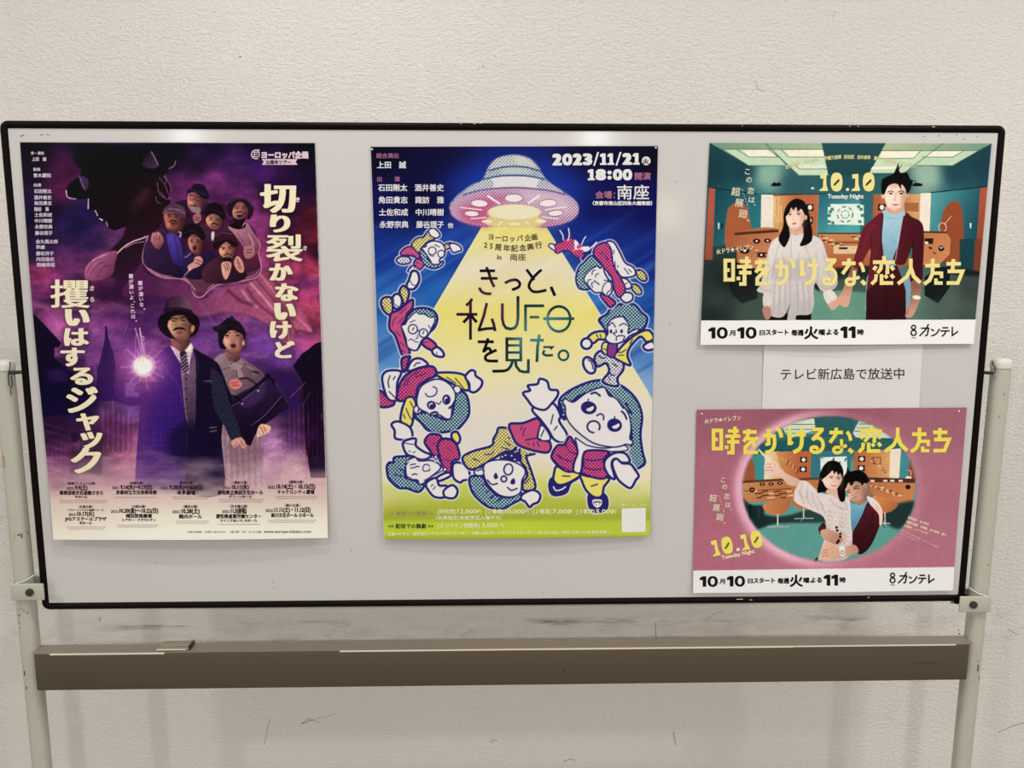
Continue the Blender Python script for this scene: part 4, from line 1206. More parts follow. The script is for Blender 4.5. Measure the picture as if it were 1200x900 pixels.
root = empty('event_poster', (at(200, 400, 0)[0], 0, at(200, 400, 0)[2]))
tag(root, 'dark purple theatre poster of a moustached man in a hat with a glowing lamp', 'poster')
P.build(root, print_material('gloss_poster_print', .34, .04), 1.5)

# ================================================================== poster: saucer and tumbling cartoon children
WHITE = (240, 235, 232); NAVY = (40, 38, 112); CREAM = (245, 236, 206)

def disp2(s, t):
    return .0016 + .009 * np.clip((t - .72) / .28, 0, 1) ** 2 * (.7 + .6 * np.sin(np.pi * s)) + .0025 * np.sin(np.pi * t) * np.clip(1 - s * 5, 0, 1)

P = Print([(434, 171.5), (771, 170.5), (761.5, 628), (450, 632)], disp2, k=2.4, seed=5)
U, V = P.U, P.V
sky = P.bilerp([(440, 180, 6, 3, 30), (520, 176, 10, 6, 48), (600, 175, 12, 14, 80), (690, 180, 8, 6, 44), (765, 178, 8, 4, 28), (440, 240, 14, 14, 76), (500, 235, 8, 6, 44), (700, 235, 12, 14, 78), (765, 240, 12, 14, 84),
                (445, 300, 24, 58, 150), (520, 290, 26, 62, 160), (700, 285, 20, 44, 140), (765, 300, 20, 40, 130), (445, 350, 36, 94, 176), (520, 345, 36, 96, 180), (690, 340, 50, 110, 186), (762, 360, 34, 84, 170),
                (445, 410, 76, 134, 200), (490, 400, 90, 146, 206), (720, 400, 90, 146, 208), (760, 410, 84, 136, 202), (448, 450, 130, 178, 218), (755, 455, 130, 172, 216), (600, 500, 232, 226, 220), (600, 300, 60, 110, 180)])
P.im[:] = sky
q = .62 * U + V
g1 = np.random.default_rng(3).random(400)
def streak(period, ph=0):
    x = (q - q.min()) / period + ph; i = x.astype(int) % 390; f = x - x.astype(int); f = f * f * (3 - 2 * f)
    return g1[i] * (1 - f) + g1[i + 1] * f
st = .6 * streak(13) + .4 * streak(5, 50)
P.wash((st - .55) * 1.3 * np.clip((V - 235) / 80, 0, 1), (86, 150, 212))
P.wash((.45 - st) * 1.3 * np.clip((V - 215) / 80, 0, 1), (12, 22, 96))
# glow behind the saucer
P.part('printed_glow') if False else None
P.ell(604, 225, 84, 44, (24, 62, 180), .75, 0, 16, own=False)
# light beam
P.part('printed_light_beam')
beamc = lg(600, 262, (238, 226, 112), 600, 470, (236, 226, 204), (240, 228, 128), (242, 232, 168), (240, 232, 196))
P.poly([(566.5, 263), (638, 263), (757, 455), (775, 486), (775, 640), (430, 640), (430, 494), (445, 470)], beamc, 1, False)
bm_ = P.id == P.cur
P.wash(bm_ * np.clip((V - 440) / 60, 0, 1) * np.clip((560 - V) / 30, 0, 1) * .8, (233, 224, 218))
P.wash(bm_ * np.clip((st - .5) * 1.4, 0, 1) * np.clip((470 - V) / 120, 0, 1) * .55, (248, 240, 190))
P.wash(bm_ * np.clip((.5 - st) * 1.4, 0, 1) * np.clip((440 - V) / 120, 0, 1) * .5, (226, 208, 96))
P.line([(566.5, 263), (443, 473)], .7, (248, 242, 200), False); P.line([(638, 263), (760, 460)], .7, (248, 242, 214), False)
P.line([(565.3, 262.5), (443, 471)], .7, (40, 52, 96), False, a=.6, own=False)
# field at the foot
P.part('printed_grass')
nz = P.noise(22, 3, 2.2, .8)
gm = np.clip((V - 536 - 26 * nz + 10 * np.cos((U - 600) / 62)) / 46, 0, 1)
P.wash(gm * .82 * (V > 520), lg(600, 545, (206, 204, 116), 600, 628, (188, 208, 56), (176, 186, 50), (152, 166, 30), (160, 176, 26)), own=False)
P.wash(np.clip((V - 607) / 6, 0, 1) * np.clip((629 - V) / 4, 0, 1) * (.35 + .5 * P.noise(30, 2, 3, 1)), (206, 226, 66))
P.id[(gm > .55) & (V > 560)] = P.cur

# saucer
P.part('printed_saucer')
P.zoom(515, 170, 6.667)
SG = (64, 84, 140)
P.poly("75 490 130 400 250 310 330 275 380 170 450 100 580 72 700 100 770 170 830 260 950 350 1060 430 1090 500 1060 570 950 620 800 640 580 645 300 630 150 580", dots((206, 204, 214), (70, 76, 130), 2.7, .42))
P.poly("390 185 460 105 585 85 690 110 770 190 680 165 580 160 480 170", dots((226, 226, 212), (72, 84, 130), 2.7, .38))
P.poly("590 85 690 110 760 180 690 160 600 155", (224, 224, 208), .6, blur=2, own=False)
P.poly("345 262 385 192 480 176 580 168 690 172 785 200 820 262 700 240 580 232 460 238", dots((214, 218, 216), (56, 76, 120), 2.7, .42))
P.poly("500 185 620 178 700 190 700 226 500 230", (218, 224, 206), .6, blur=2, own=False)
P.poly("200 378 300 300 420 258 580 245 750 258 860 300 960 378 820 345 580 328 340 345", (226, 222, 222))
P.poly("200 378 300 300 400 262 420 330 340 345", dots((222, 220, 222), (90, 96, 138), 2.7, .42), .9)
P.poly("960 378 860 300 790 268 760 332 820 345", dots((222, 220, 222), (90, 80, 138), 2.7, .42), .9)
P.poly("80 490 150 405 340 352 580 335 820 352 1010 405 1085 490 1040 575 880 630 580 645 280 630 120 575", dots((220, 196, 212), (130, 68, 126), 2.7, .40))
P.poly("150 520 320 420 560 400 420 480 380 540 400 630 240 615", (200, 70, 120), .75, blur=4, own=False)
P.poly("820 590 760 640 960 620 1060 540 950 600", (200, 84, 130), .6, blur=4, own=False)
P.poly("600 360 900 380 1040 480 980 540 860 480 700 430", (232, 214, 222), .6, blur=5, own=False)
P.line("75 490 130 400 250 310 335 270 385 165 450 100 580 74 700 100 775 165 830 262 950 350 1060 430 1090 500 1060 570 950 622 800 645", 1.1, (84, 96, 156), a=.9)
P.line("75 490 120 570 240 620 370 640", 1.1, (150, 80, 140), a=.9)
for s_ in ("390 200 480 176 580 166 690 176 790 205", "345 268 460 243 580 236 700 243 820 268", ): P.line(s_, 1.9, (58, 92, 146))
P.line("190 388 340 350 580 332 820 350 980 385", 1.9, (112, 96, 156))
WH = (242, 234, 234); RO = (150, 60, 104)
for (x, y, rx, ry, r) in ((580, 415, 68, 30, 0), (312, 456, 64, 26, 3), (848, 454, 66, 27, -4), (252, 536, 54, 20, 3), (908, 532, 56, 21, -5)):
    P.ell(x, y, rx + 5, ry + 5, RO, .9, r); P.ell(x, y, rx, ry, WH, 1, r)
for (x0, y0, x1, y1, w) in ((380, 400, 465, 455, 2.6), (695, 452, 780, 396, 2.6), (170, 488, 330, 506, 1.4), (830, 506, 990, 482, 1.4), (245, 576, 365, 566, 1.3), (805, 562, 925, 576, 1.3)):
    P.line([(x0, y0), (x1, y1)], w, WH, False)
P.ell(585, 528, 212, 66, (236, 206, 130), 1); P.ell(585, 524, 200, 58, (238, 230, 196), 1)
P.poly("360 610 400 560 500 590 660 590 770 560 810 610 740 640 600 650 440 640", (240, 228, 130), .72, own=False)
for (x, y, rx, ry) in ((372, 597, 42, 14), (790, 595, 46, 14), (590, 617, 44, 11)): P.ell(x, y, rx, ry, (244, 236, 200), .95)
for (x0, y0, x1, y1) in ((490, 600, 460, 626), (670, 598, 700, 620)): P.line([(x0, y0), (x1, y1)], 1.4, (244, 236, 196), False)

# cartoon figures
PK = (204, 82, 128); YL = (240, 226, 112)
TEAL = dots((188, 230, 214), (10, 30, 98), 2.9, .52)
PDOT = dots((236, 90, 126), (66, 22, 112), 2.9, .42)
YDOT = dots((244, 232, 130), (44, 40, 88), 2.9, .36)
WDOT = dots((240, 236, 234), (30, 26, 84), 2.9, .34)
def figure(name, shapes, lines=(), ow=2.7, halo=True):
    """shapes: (outline, fill, outline width or None); drawn with a pale halo, then ink outlines"""
    P.part(name)
    if halo:
        for pts, f, *r in shapes:
            P.line(pts, ow + 3.2, (236, 236, 240), True, True, a=.75)
    for pts, f, *r in shapes:
        P.line(pts, (r[0] if r else ow) + .5, (52, 52, 140), True, True)
    for pts, f, *r in shapes:
        P.poly(pts, f)
        if not (r and r[0] == 0): P.line(pts, r[0] if r else ow, NAVY, True, True)
    for pts, w, *c in lines:
        P.line(pts, w, c[0] if c else NAVY, len(nums(pts)) > 2)
# bespectacled child flying at the upper left
P.zoom(435, 260, 10)
figure('printed_child', [
    (circ(380, 450, 84, 46), WDOT), ("350 385 370 330 460 290 560 380 550 430 480 400", PK), ("500 490 540 430 620 490 570 560 530 530", PK), ("430 580 480 515 545 545 480 580", WDOT),
    ("570 345 640 330 660 420 690 470 760 500 840 460 830 505 750 545 650 520 590 440", TEAL),
    ("470 265 540 190 610 180 660 115 690 150 745 195 700 215 640 250 600 300 555 360 500 310", YDOT), ("672 100 735 76 805 150 765 190 700 165", WHITE),
    ("860 270 930 245 945 290 870 322", YDOT), ("915 270 960 252 1030 280 1055 330 1000 350 960 358 930 310", WHITE),
    ("590 300 640 290 655 250 735 225 825 250 865 320 850 400 800 440 800 490 720 496 690 450 645 380 600 320", WHITE, 1.6)],
    [(circ(715, 340, 46) + [(761, 340)], 1.3), (circ(822, 375, 42) + [(864, 375)], 1.3), ("745 268 800 294", 1.2), ("680 382 705 400 735 402", .9), ("405 375 440 390 450 365", .8), ("470 375 520 405", .9), ("520 470 560 490", .8)], ow=1.7)
# bespectacled child in pink reaching up
P.zoom(435, 335, 10)
figure('printed_child', [
    ("330 70 375 0 440 60 430 150 400 215 370 180 350 120", YDOT), ("450 -90 480 -170 540 -160 562 -80 540 -10 490 40 430 30 415 -10 440 -60", WHITE), ("115 200 150 140 240 145 250 280 215 340 150 290", YDOT), (circ(302, 182, 58, 88), WHITE),
    ("590 660 650 610 760 690 720 750 640 720", PK), ("715 755 770 718 830 760 852 812 820 832 740 810", WHITE),
    ("220 370 240 320 330 280 400 220 470 165 490 180 480 260 420 330 400 400 360 460 380 560 420 680 450 790 370 812 330 720 280 580 215 500", PK),
    ("395 440 440 330 520 270 640 262 735 300 775 380 745 480 690 540 600 640 530 750 430 715 400 600", TEAL),
    ("355 470 400 448 430 395 520 308 560 330 620 330 690 370 735 365 745 410 700 510 660 590 590 640 530 752 430 718 410 620 380 540", WHITE, 1.5)],
    [(circ(488, 508, 54) + [(542, 508)], 1.5), (circ(612, 555, 50) + [(662, 555)], 1.5), ("540 520 565 530", 1.4), ("455 428 515 403", 1.1), ("672 462 690 496", 1.1), ("498 490 486 516", 1.4), ("618 534 606 560", 1.4), ("545 575 545 605 522 622", 1.1),
     ("440 642 470 622 490 640", 1.1), ("500 640 525 660 548 655", 1.1), ("265 160 270 210 320 245", 1.1), ("460 -55 480 -15 520 -5", 1.1), ("300 360 265 400 250 470", 1), ("410 265 330 330", 1), ("380 370 310 440", 1), ("290 530 340 590", 1), ("340 660 390 710", 1), ("350 750 400 780", 1), ("610 660 670 662", .9), ("765 780 770 800", 1)])
# child in pink upside down, with a sun-like mop
P.zoom(435, 410, 8.571)
figure('printed_child', [
    ("85 410 150 470 230 510 210 560 85 565", PDOT), ("310 90 390 68 370 120 345 210 315 205", PDOT), ("110 290 140 225 220 205 300 225 262 330 255 470 240 510 180 500 140 430", WHITE), ("370 180 420 100 500 90 570 150 480 180 380 212", WHITE),
    ("265 420 310 300 380 230 500 180 620 170 655 250 560 300 470 370 440 480 320 512 262 500", PDOT), ("650 235 800 228 920 248 960 300 982 400 900 390 800 330 700 280", YL), ("945 270 1000 208 1042 220 1050 262 1112 310 1100 372 1040 424 990 410 985 340", WHITE),
    ("360 480 420 480 450 550 430 600 420 700 390 770 300 720 305 620 330 540", YL), ("205 748 270 720 390 780 402 892 250 892 236 810", WHITE),
    ("430 660 520 630 600 640 680 680 760 700 805 670 830 560 860 430 930 430 972 500 982 640 930 730 860 800 760 822 650 832 560 800 500 730", TEAL),
    (circ(862, 398, 38), WHITE, 1.6), (circ(466, 600, 40), WHITE, 1.6),
    ("462 480 500 370 600 308 700 298 790 350 842 430 842 500 815 560 800 680 750 692 680 650 600 660 560 630 500 600 465 560", WHITE, 1.7)],
    [("545 438 565 465 600 470 645 450 660 410 648 380 622 372", 1.5), ("655 528 678 546 702 518", 1.3), ("600 640 640 625 665 632", 2.6), ("785 585 825 552", 2.6), ("190 260 170 320 180 380", 1.5), ("240 268 222 298", 1.5), ("180 420 250 490", 1.5), ("430 165 455 135 490 130", 1.5),
     ("760 275 850 335", 1.3), ("845 285 925 380", 1.3), ("350 590 380 660 408 702", 1.4), ("325 650 342 690", 1.3), ("390 520 420 575", 1.4), ("470 620 482 590", 2), ("360 350 390 270 480 220", 1.2), ("330 370 350 300", 1.1), ("450 270 550 235", 1)])
for (x, y, rx, ry, r) in ((605, 556, 46, 44, 20), (755, 500, 42, 52, 0)):
    P.ell(x, y, rx, ry, NAVY, 1, r); P.ell(x - 6, y, rx * .42, ry * .6, (226, 226, 236), 1, r + 10); P.ell(x + 6, y + 12, rx * .55, ry * .5, NAVY, 1)
# child lying at the lower left with an afro
P.zoom(440, 500, 8.571)
figure('printed_child', [
    ("770 65 820 55 850 120 825 170 770 120", YL), ("495 150 550 78 650 90 660 160 640 290 600 300 540 230", PDOT), ("625 180 690 120 800 160 845 310 770 350 755 475 690 430 640 280", PDOT),
    ("285 150 400 120 405 190 480 250 560 290 470 332 330 285 285 220", WHITE), ("620 510 720 460 755 492 640 545", WHITE), ("508 570 605 515 640 590 720 600 700 702 600 706 540 650", WHITE), ("688 640 770 588 824 640 792 714 700 705", WHITE), ("780 380 860 365 932 430 944 520 880 540 850 560 785 512", WHITE),
    ("115 400 140 360 180 360 190 310 280 298 370 296 410 330 320 370 300 500 400 545 455 570 485 600 430 655 320 620 230 612 140 530 120 470", TEAL),
    ("305 360 340 330 400 308 440 345 560 340 640 380 645 430 540 515 480 570 440 575 420 535 320 515", WHITE, 1.7)],
    [("430 335 600 310 650 360 690 420 650 455 490 540", 1.4, (92, 60, 140)), (circ(606, 306, 15), 1.2), (circ(600, 346, 13), 1.2), (circ(697, 430, 20), 1.2), ("350 385 375 378 400 375", 1.4), ("355 415 395 410 410 400 438 402", 1.4), ("370 485 390 475 418 480", 1.5), ("310 385 330 355", 1.3), ("318 500 360 520", 1.2),
     ("475 415 490 385 520 380 542 395", 1.3), ("475 415 485 445 540 440 545 420", 1.3), ("330 245 352 248", 1), ("375 262 402 250", 1), ("560 600 575 580", 1.2), ("580 632 600 600", 1.2), ("290 165 385 180", 1.2), ("560 160 600 175", .9), ("720 215 760 240", .9), ("700 330 750 345", .9), ("230 420 290 445", 1.3), ("200 480 270 500", 1.3)])
for x, y in ((606, 306), (600, 346), (697, 430)): P.ell(x, y, 12, 12, WHITE)
# child upside down in spotted yellow at the middle foot
P.zoom(540, 490, 7.826)
figure('printed_child', [
    ("15 370 110 305 280 255 300 190 330 140 350 90 430 95 500 130 535 220 470 300 400 310 300 370 100 472", YDOT), ("540 290 590 260 682 318 620 340 600 360 650 500 682 640 580 662 570 590 610 530 590 450 540 380", YDOT), ("360 365 420 318 500 285 545 320 550 390 440 385", NAVY, 1),
    ("90 540 200 535 240 620 340 710 470 725 545 680 555 735 470 785 380 832 250 812 130 712 85 620", TEAL), ("565 700 660 660 726 700 712 765 660 790 630 815 590 765 555 745", WHITE), (circ(180, 490, 58, 36, -12), WHITE, 1.7),
    ("215 430 300 388 440 388 560 440 592 500 560 570 545 680 460 722 350 702 260 620 215 530", WHITE, 1.6)],
    [("245 568 285 608 335 600", 1.8), ("428 635 465 662 516 645", 1.8), (circ(395, 558, 26) + [(421, 558)], 2.0), (circ(436, 470, 40, 50, 8) + [(476, 474)], 1.9), ("150 485 190 470 215 485", 1.6), ("105 368 170 395", 1.3), ("220 335 280 330 300 300", 1.3), ("380 270 450 290", 1.3), ("405 215 450 250", 1.3), ("430 180 478 182", 1.3), ("590 600 630 555", 1.5),
     ("200 620 240 600", 1.5), ("235 680 280 650", 1.5), ("270 735 320 700", 1.5), ("310 775 370 735", 1.5)])
P.poly("322 500 342 540 322 560 302 545 305 520", NAVY); P.poly("488 552 500 590 480 610 456 600 460 570", NAVY)
for x, y in ((380, 355), (410, 340), (465, 345), (500, 310), (495, 380), (520, 300)): P.ell(x, y, 9, 7, (226, 222, 190))
# girl with long hair and a raised hand
P.zoom(600, 430, 7.059)
figure('printed_child', [
    ("-20 475 90 465 200 425 225 440 240 470 215 590 310 620 315 690 250 706 60 650 0 560", PK),
    ("390 285 450 215 560 155 680 115 800 115 920 165 1025 265 1075 400 1062 560 1080 706 1100 790 1060 830 990 850 930 780 900 720 980 640 990 560 970 450 900 330 800 230 760 170 640 210 500 280 450 330 440 430 410 400", TEAL),
    ("170 345 330 298 400 400 390 450 455 560 425 625 350 600 300 520 240 440", WHITE), ("235 490 270 500 312 570 310 605 250 610 215 590", WHITE, 1.7),
    ("130 272 92 215 150 195 132 155 210 142 230 100 290 120 312 185 375 195 375 240 330 300 270 355 180 332", WHITE)])
P.zoom(630, 510, 8.571)
figure('printed_child', [
    ("118 500 150 430 250 440 400 430 330 480 290 570 200 602 140 585", NAVY), ("515 610 590 560 690 620 690 740 600 772 530 735", NAVY),
    ("165 390 190 315 280 350 420 385 410 420 300 482 210 498 160 450", YL), ("430 400 520 415 715 430 665 520 645 610 570 622 490 555 450 470", YL),
    ("360 345 395 190 400 120 380 30 430 60 520 110 700 130 860 100 900 150 720 165 500 160 450 220 430 370", WHITE, 1.4),
    ("145 190 200 105 270 95 320 15 375 90 402 170 365 280 345 365 250 345 155 250", PDOT), ("455 220 500 155 715 165 665 250 690 320 705 405 640 438 500 405 440 370 460 280", PDOT),
    ("690 235 780 178 880 185 925 262 850 275 780 235 742 290 775 435 715 405 670 310", WHITE), ("750 290 790 235 850 282 930 290 980 350 1015 410 985 450 960 500 930 530 870 500 800 430", WHITE)],
    [("200 200 260 240 340 265", 1.4), ("180 260 230 310 320 350", 1.2), ("290 110 330 170 390 185", 1.4), ("480 245 560 255 660 240", 1.5), ("470 325 560 345 680 335", 1.5), ("250 410 325 412", 1.6), ("540 512 602 492", 1.6)])
P.line("160 520 185 555 240 545 280 520", 1.6, WHITE); P.poly("555 650 640 650 640 700 600 728 560 700", WHITE); P.line("565 675 600 668 635 675", 1.6, NAVY)
for k_, (x, y) in enumerate(((590, 700), (620, 690), (575, 690))): P.ell(x, y, 5, 5, NAVY)
P.zoom(600, 430, 7.059)
FACE = "445 400 440 330 420 290 440 262 480 285 520 285 620 212 760 168 800 235 860 262 960 380 985 500 975 590 1000 615 985 645 940 640 900 655 820 662 680 632 560 552 480 470"
P.poly(FACE, WHITE); P.line(FACE, 1.8, NAVY, True, True)
for pts, w in (("655 222 690 212 728 238", 2.4), ("908 368 930 390 948 430", 2.4), ("702 402 735 388 758 408 756 436", 1.9), (circ(675, 495, 52, 48, 0)[3:] + circ(675, 495, 52, 48, 0)[:2], 2.2), ("632 265 630 290", 1.5), ("850 410 848 430", 1.5), ("340 395 322 470", 1.5), ("372 490 350 522", 1.5), ("265 520 240 575", 1.5),
               ("70 520 85 490", 1.2), ("90 570 100 520 115 505", 1.2), ("110 605 200 590 240 600", 1.6), ("130 630 140 640", 1.2), ("180 630 182 655", 1.2), ("205 620 225 660", 1.2), ("540 250 600 215", 2.4), ("780 190 825 240", 2.6), ("880 280 920 340", 2.2), ("940 300 990 390", 2.4), ("395 300 420 380", 3)):
    P.line(pts, w, NAVY)
for (x, y, rx, ry) in ((635, 338, 66, 54), (848, 482, 62, 56)):
    P.ell(x, y, rx, ry, NAVY, 1, 8); P.poly([(x - 20, y + 12), (x + 8, y - 2), (x + 36, y - 14), (x + 40, y + 8), (x + 16, y + 28), (x - 10, y + 26)], WHITE)
P.line("330 625 338 660", 1.2, (230, 228, 236))
# running child with curly hair and yellow jacket
P.zoom(660, 345, 8.182)
figure('printed_child', [
    ("300 610 350 545 420 580 560 645 575 720 520 800 520 880 380 840 440 740 410 660 330 690", WDOT), (circ(250, 680, 52, 82, -25), WHITE),
    ("345 240 420 190 470 125 600 85 690 105 745 170 805 230 770 330 700 345 640 365 500 470 400 330 370 290", TEAL),
    ("235 420 300 365 400 360 410 430 340 430 290 465", YL), (circ(224, 472, 50), WHITE), ("380 470 430 470 445 590 375 545", YL, 1.8), ("505 565 600 460 720 372 820 345 868 420 800 455 740 405 640 505 615 590 640 680 480 600", YL), ("770 492 850 450 880 515 800 535", WHITE),
    ("435 472 515 470 495 592 425 585", (132, 62, 140), 1.8),
    ("425 300 470 235 560 212 600 245 630 300 622 372 660 350 715 330 715 360 640 395 590 442 510 472 440 462 405 420 430 370", WHITE, 1.8)],
    [("440 300 470 272 500 312", 1.4), ("540 300 580 278 612 300", 1.4), ("505 340 510 362 480 372 500 392", 1.4), ("510 440 512 405 560 395 590 405 575 435", 1.4), ("320 385 330 410", 1.5), ("355 385 360 408", 1.5), ("235 625 270 650 288 715", 1.5), ("390 520 415 535", 1.3), ("520 555 560 555 600 530", 1.4), ("530 585 580 582", 1.3), ("640 475 665 430", 1.3), ("700 430 725 402", 1.3), ("750 400 790 450", 1.4), ("340 590 375 610", 1.3), ("375 615 410 605", 1.3), ("440 720 460 770 490 775", 1.4), ("435 790 450 820", 1.4), ("470 660 520 690", 1.3)])
P.ell(458, 355, 13, 20, NAVY); P.ell(560, 353, 13, 20, NAVY)
# laughing child diving at the upper right, cow above
P.zoom(640, 260, 9)
figure('printed_cow', [("75 250 150 215 200 185 260 168 300 190 350 240 400 262 460 262 440 310 400 312 395 362 360 388 290 350 255 310 190 300 120 332 85 300", PDOT, 1.3), ("28 255 40 232 80 240 100 300 60 285", WHITE, 1.3)],
       [("182 192 175 140 145 90", 1.3, (240, 238, 240)), ("228 200 245 140 236 68", 1.3, (240, 238, 240)), ("375 238 392 195 418 155", 1.2, (240, 238, 240)), ("440 300 490 258 532 215", 1.6, (240, 238, 240)), ("360 385 372 410 388 430", .9, (236, 234, 240))], ow=1.3, halo=False)
P.poly("298 190 345 232 325 285 368 262 455 262 435 308 400 312 370 290 290 300 275 315 300 290", WHITE)
P.poly("320 262 360 232 378 262 340 285", PK)
figure('printed_child', [
    (circ(1005, 565, 72, 40, 48), YDOT), (circ(955, 712, 66, 38, 48), YDOT), ("790 600 850 605 902 672 870 705 830 692", WHITE), ("570 770 650 785 732 850 680 900 640 870", PDOT), ("785 800 830 748 902 758 908 820 840 852", WHITE),
    ("630 220 705 212 765 300 832 430 905 470 942 520 922 572 800 582 750 520 700 480 690 330", WHITE), ("502 350 530 260 625 218 685 290 702 420 742 520 802 620 835 720 765 795 715 700 690 580 600 470", PDOT),
    ("315 590 350 480 400 430 480 358 560 420 590 480 500 480 440 550 410 620 460 700 400 715 340 690", TEAL),
    ("398 605 440 530 530 468 570 490 600 468 612 525 650 600 702 650 692 740 642 785 590 745 510 742 440 665", WHITE, 1.6)],
    [("485 555 490 520 520 508", 1.2), ("520 580 530 555 552 545", 1.2), ("440 645 445 615 475 608", 1.2), ("490 690 478 650 500 640", 1.2), ("505 620 540 645 560 662", 1.3), ("590 748 598 690 630 640 665 630", 1.2), ("610 615 660 625 690 665 680 720 650 740 640 770", 1.2), ("715 300 712 335", 1.1), ("725 420 730 475", 1.1), ("755 460 757 480", 1.1), ("825 490 870 550", 1.2), ("870 500 900 530", 1.1), ("560 330 610 340 650 400", 1), ("640 520 670 570", 1), ("830 660 860 640", 1)], ow=1.9)

# lettering
P.zoom(430, 165, 6.667)
LT = (228, 226, 230); ROSE = (150, 92, 128)
T2 = lambda part, s, x, y, size, col, **k: txt(P, part, s, x, y, size, col, **k)
T2('cast_list', '総合演出', 74, 132, 42, ROSE, w=172, bold=3)
T2('cast_list', '上田　誠', 80, 210, 58, LT, w=225, bold=2.6)
T2('cast_list', '出　　演', 80, 315, 42, ROSE, w=176, bold=3)
for i, (a, b_) in enumerate((('石田剛太', '酒井善史'), ('角田貴志', '諏訪　雅'), ('土佐和成', '中川晴樹'), ('永野宗典', '藤谷理子'))):
    y = (388, 484, 580, 676)[i]
    T2('cast_list', a, 88 + i * 4, y, 58, LT, w=226 - i * 1, bold=2.6)
    T2('cast_list', b_, 374 + i * 4, y, 58, LT, w=226 - i * 4, bold=2.6)
T2('cast_list', '他', 632, 678, 44, LT, bold=2)
P.zoom(600, 165, 6.667)
FAT = (234, 232, 228)
for ch, x0, x1 in (('2', 315, 390), ('0', 394, 470), ('2', 474, 548), ('3', 552, 628), ('/', 634, 680), ('1', 688, 740), ('1', 746, 798), ('/', 808, 856), ('2', 862, 938), ('1', 944, 998)):
    d = (x0 - 315) * .009
    if ch == '1': figure_one(P, 'show_time', x0, 102 - d, x1, 192 - d, FAT, slab=True)
    elif ch == '0': nought(P, 'show_time', (x0 + x1) / 2, 147 - d, 39, 46, 10, 20, FAT)
    elif ch == '/': poly_t(P, 'show_time', [(x1 - 14, 92 - d), (x1, 92 - d), (x0 + 14, 198 - d), (x0, 198 - d)], FAT)
    else: box_glyph(P, 'show_time', ch, x0, 101 - d, x1, 193 - d, FAT, bold=11, hb=16, res=5)
figure_one(P, 'show_time', 592, 222, 646, 308, FAT, slab=True)
box_glyph(P, 'show_time', '8', 652, 221, 734, 309, FAT, bold=11, hb=14, res=5)
for x in (826, 902): nought(P, 'show_time', x, 265, 37, 44, 9, 19, FAT)
for y in (248, 288): poly_t(P, 'show_time', circ(762, y, 17, 15, 0, 16), FAT, sm=True)
poly_t(P, 'show_time', circ(1048, 157, 34, 34, 0, 20), FAT, sm=True)
T2('show_time', '火', 1024, 178, 50, (20, 14, 60), bold=3, layer=2)
T2('show_time', '開演', 960, 300, 62, (176, 112, 140), w=122, bold=3)
T2('venue_line', '会場：', 652, 446, 62, (176, 112, 140), w=152, bold=3)
T2('venue_line', '南座', 822, 448, 122, FAT, w=248, bold=2.6)
T2('venue_line', '（京都市東山区四条大橋東詰）', 632, 500, 34, FAT, w=462, bold=3)
P.zoom(555, 255, 13.33)
DK = (92, 78, 42)
for ch, x, y, r in (('ヨ', 232, 335, 4), ('ー', 340, 350, 4), ('ロ', 452, 365, 2), ('ッ', 570, 368, 0), ('パ', 680, 362, -3), ('企', 800, 358, -4), ('画', 912, 345, -6)):
    T2('subtitle_lettering', ch, x, y, 105, DK, rot=r, bold=5)
for ch, x, y, r in (('2', 162, 465, 4), ('5', 252, 482, 4), ('周', 330, 500, 5), ('年', 465, 515, 3), ('記', 588, 520, 0), ('念', 718, 518, -3), ('興', 842, 505, -6), ('行', 970, 480, -9)):
    T2('subtitle_lettering', ch, x, y, 112, DK, rot=r, bold=5)
T2('subtitle_lettering', 'in', 368, 650, 105, DK, rot=3, bold=5)
T2('subtitle_lettering', '南座', 570, 662, 115, DK, w=245, bold=2.6)
# big hand-drawn title
P.zoom(530, 300, 6)
def tcol(X, Y):
    X = np.asarray(X); Y = np.asarray(Y)
    pts = np.array([(565, 318, 14, 10, 30), (575, 342, 92, 34, 70), (597, 330, 84, 30, 70), (606, 335, 16, 8, 26), (630, 330, 16, 10, 30), (650, 340, 14, 10, 26), (551, 352, 72, 24, 64), (551, 380, 14, 10, 30), (570, 355, 96, 34, 84), (588, 358, 100, 36, 92), (606, 350, 14, 10, 30), (617, 358, 20, 60, 62), (617, 385, 70, 136, 142), (650, 362, 20, 50, 60), (642, 375, 84, 146, 152), (665, 372, 18, 76, 80),
                    (572, 402, 14, 10, 26), (575, 422, 20, 12, 20), (592, 400, 14, 14, 34), (610, 400, 78, 140, 146), (596, 420, 30, 60, 70), (580, 435, 12, 10, 20), (618, 430, 24, 74, 76), (630, 395, 84, 150, 154), (630, 420, 24, 70, 70), (646, 410, 28, 70, 72), (660, 416, 30, 92, 88)], float)
    w = 1 / ((X[:, None] - pts[:, 0]) ** 2 + (Y[:, None] - pts[:, 1]) ** 2 + 4) ** 1.5
    return (w @ pts[:, 2:]) / w.sum(1)[:, None]
def R2(pts, w=3.3, sm=False, closed=False): ribbon(P, 'title_lettering', pts, w, tcol, sm, closed)
R2("193 104 301 104"); R2("201 157 318 157"); R2("240 78 258 120 272 170 296 218", sm=True); R2("190 222 205 248 235 264 275 265", sm=True)
R2("370 190 410 172 450 168 474 190 466 218 420 238", sm=True)
R2("522 94 556 140 575 170"); R2("628 96 590 130 552 175 540 215 562 246 600 252 662 240", sm=True); R2("694 216 722 280", 3.6)
R2("97 348 125 325 140 300", 3.4); R2("30 410 176 410"); R2("128 310 128 588"); R2("126 412 105 440 78 468", 3.4); R2("130 412 150 440 172 466", 3.4)
R2("243 330 222 420 187 520"); R2("180 522 240 510 305 508"); R2("278 440 292 480 302 528")
R2("352 332 352 440 360 480 378 505 410 514 440 505 456 480 462 440 462 282", 3.4)
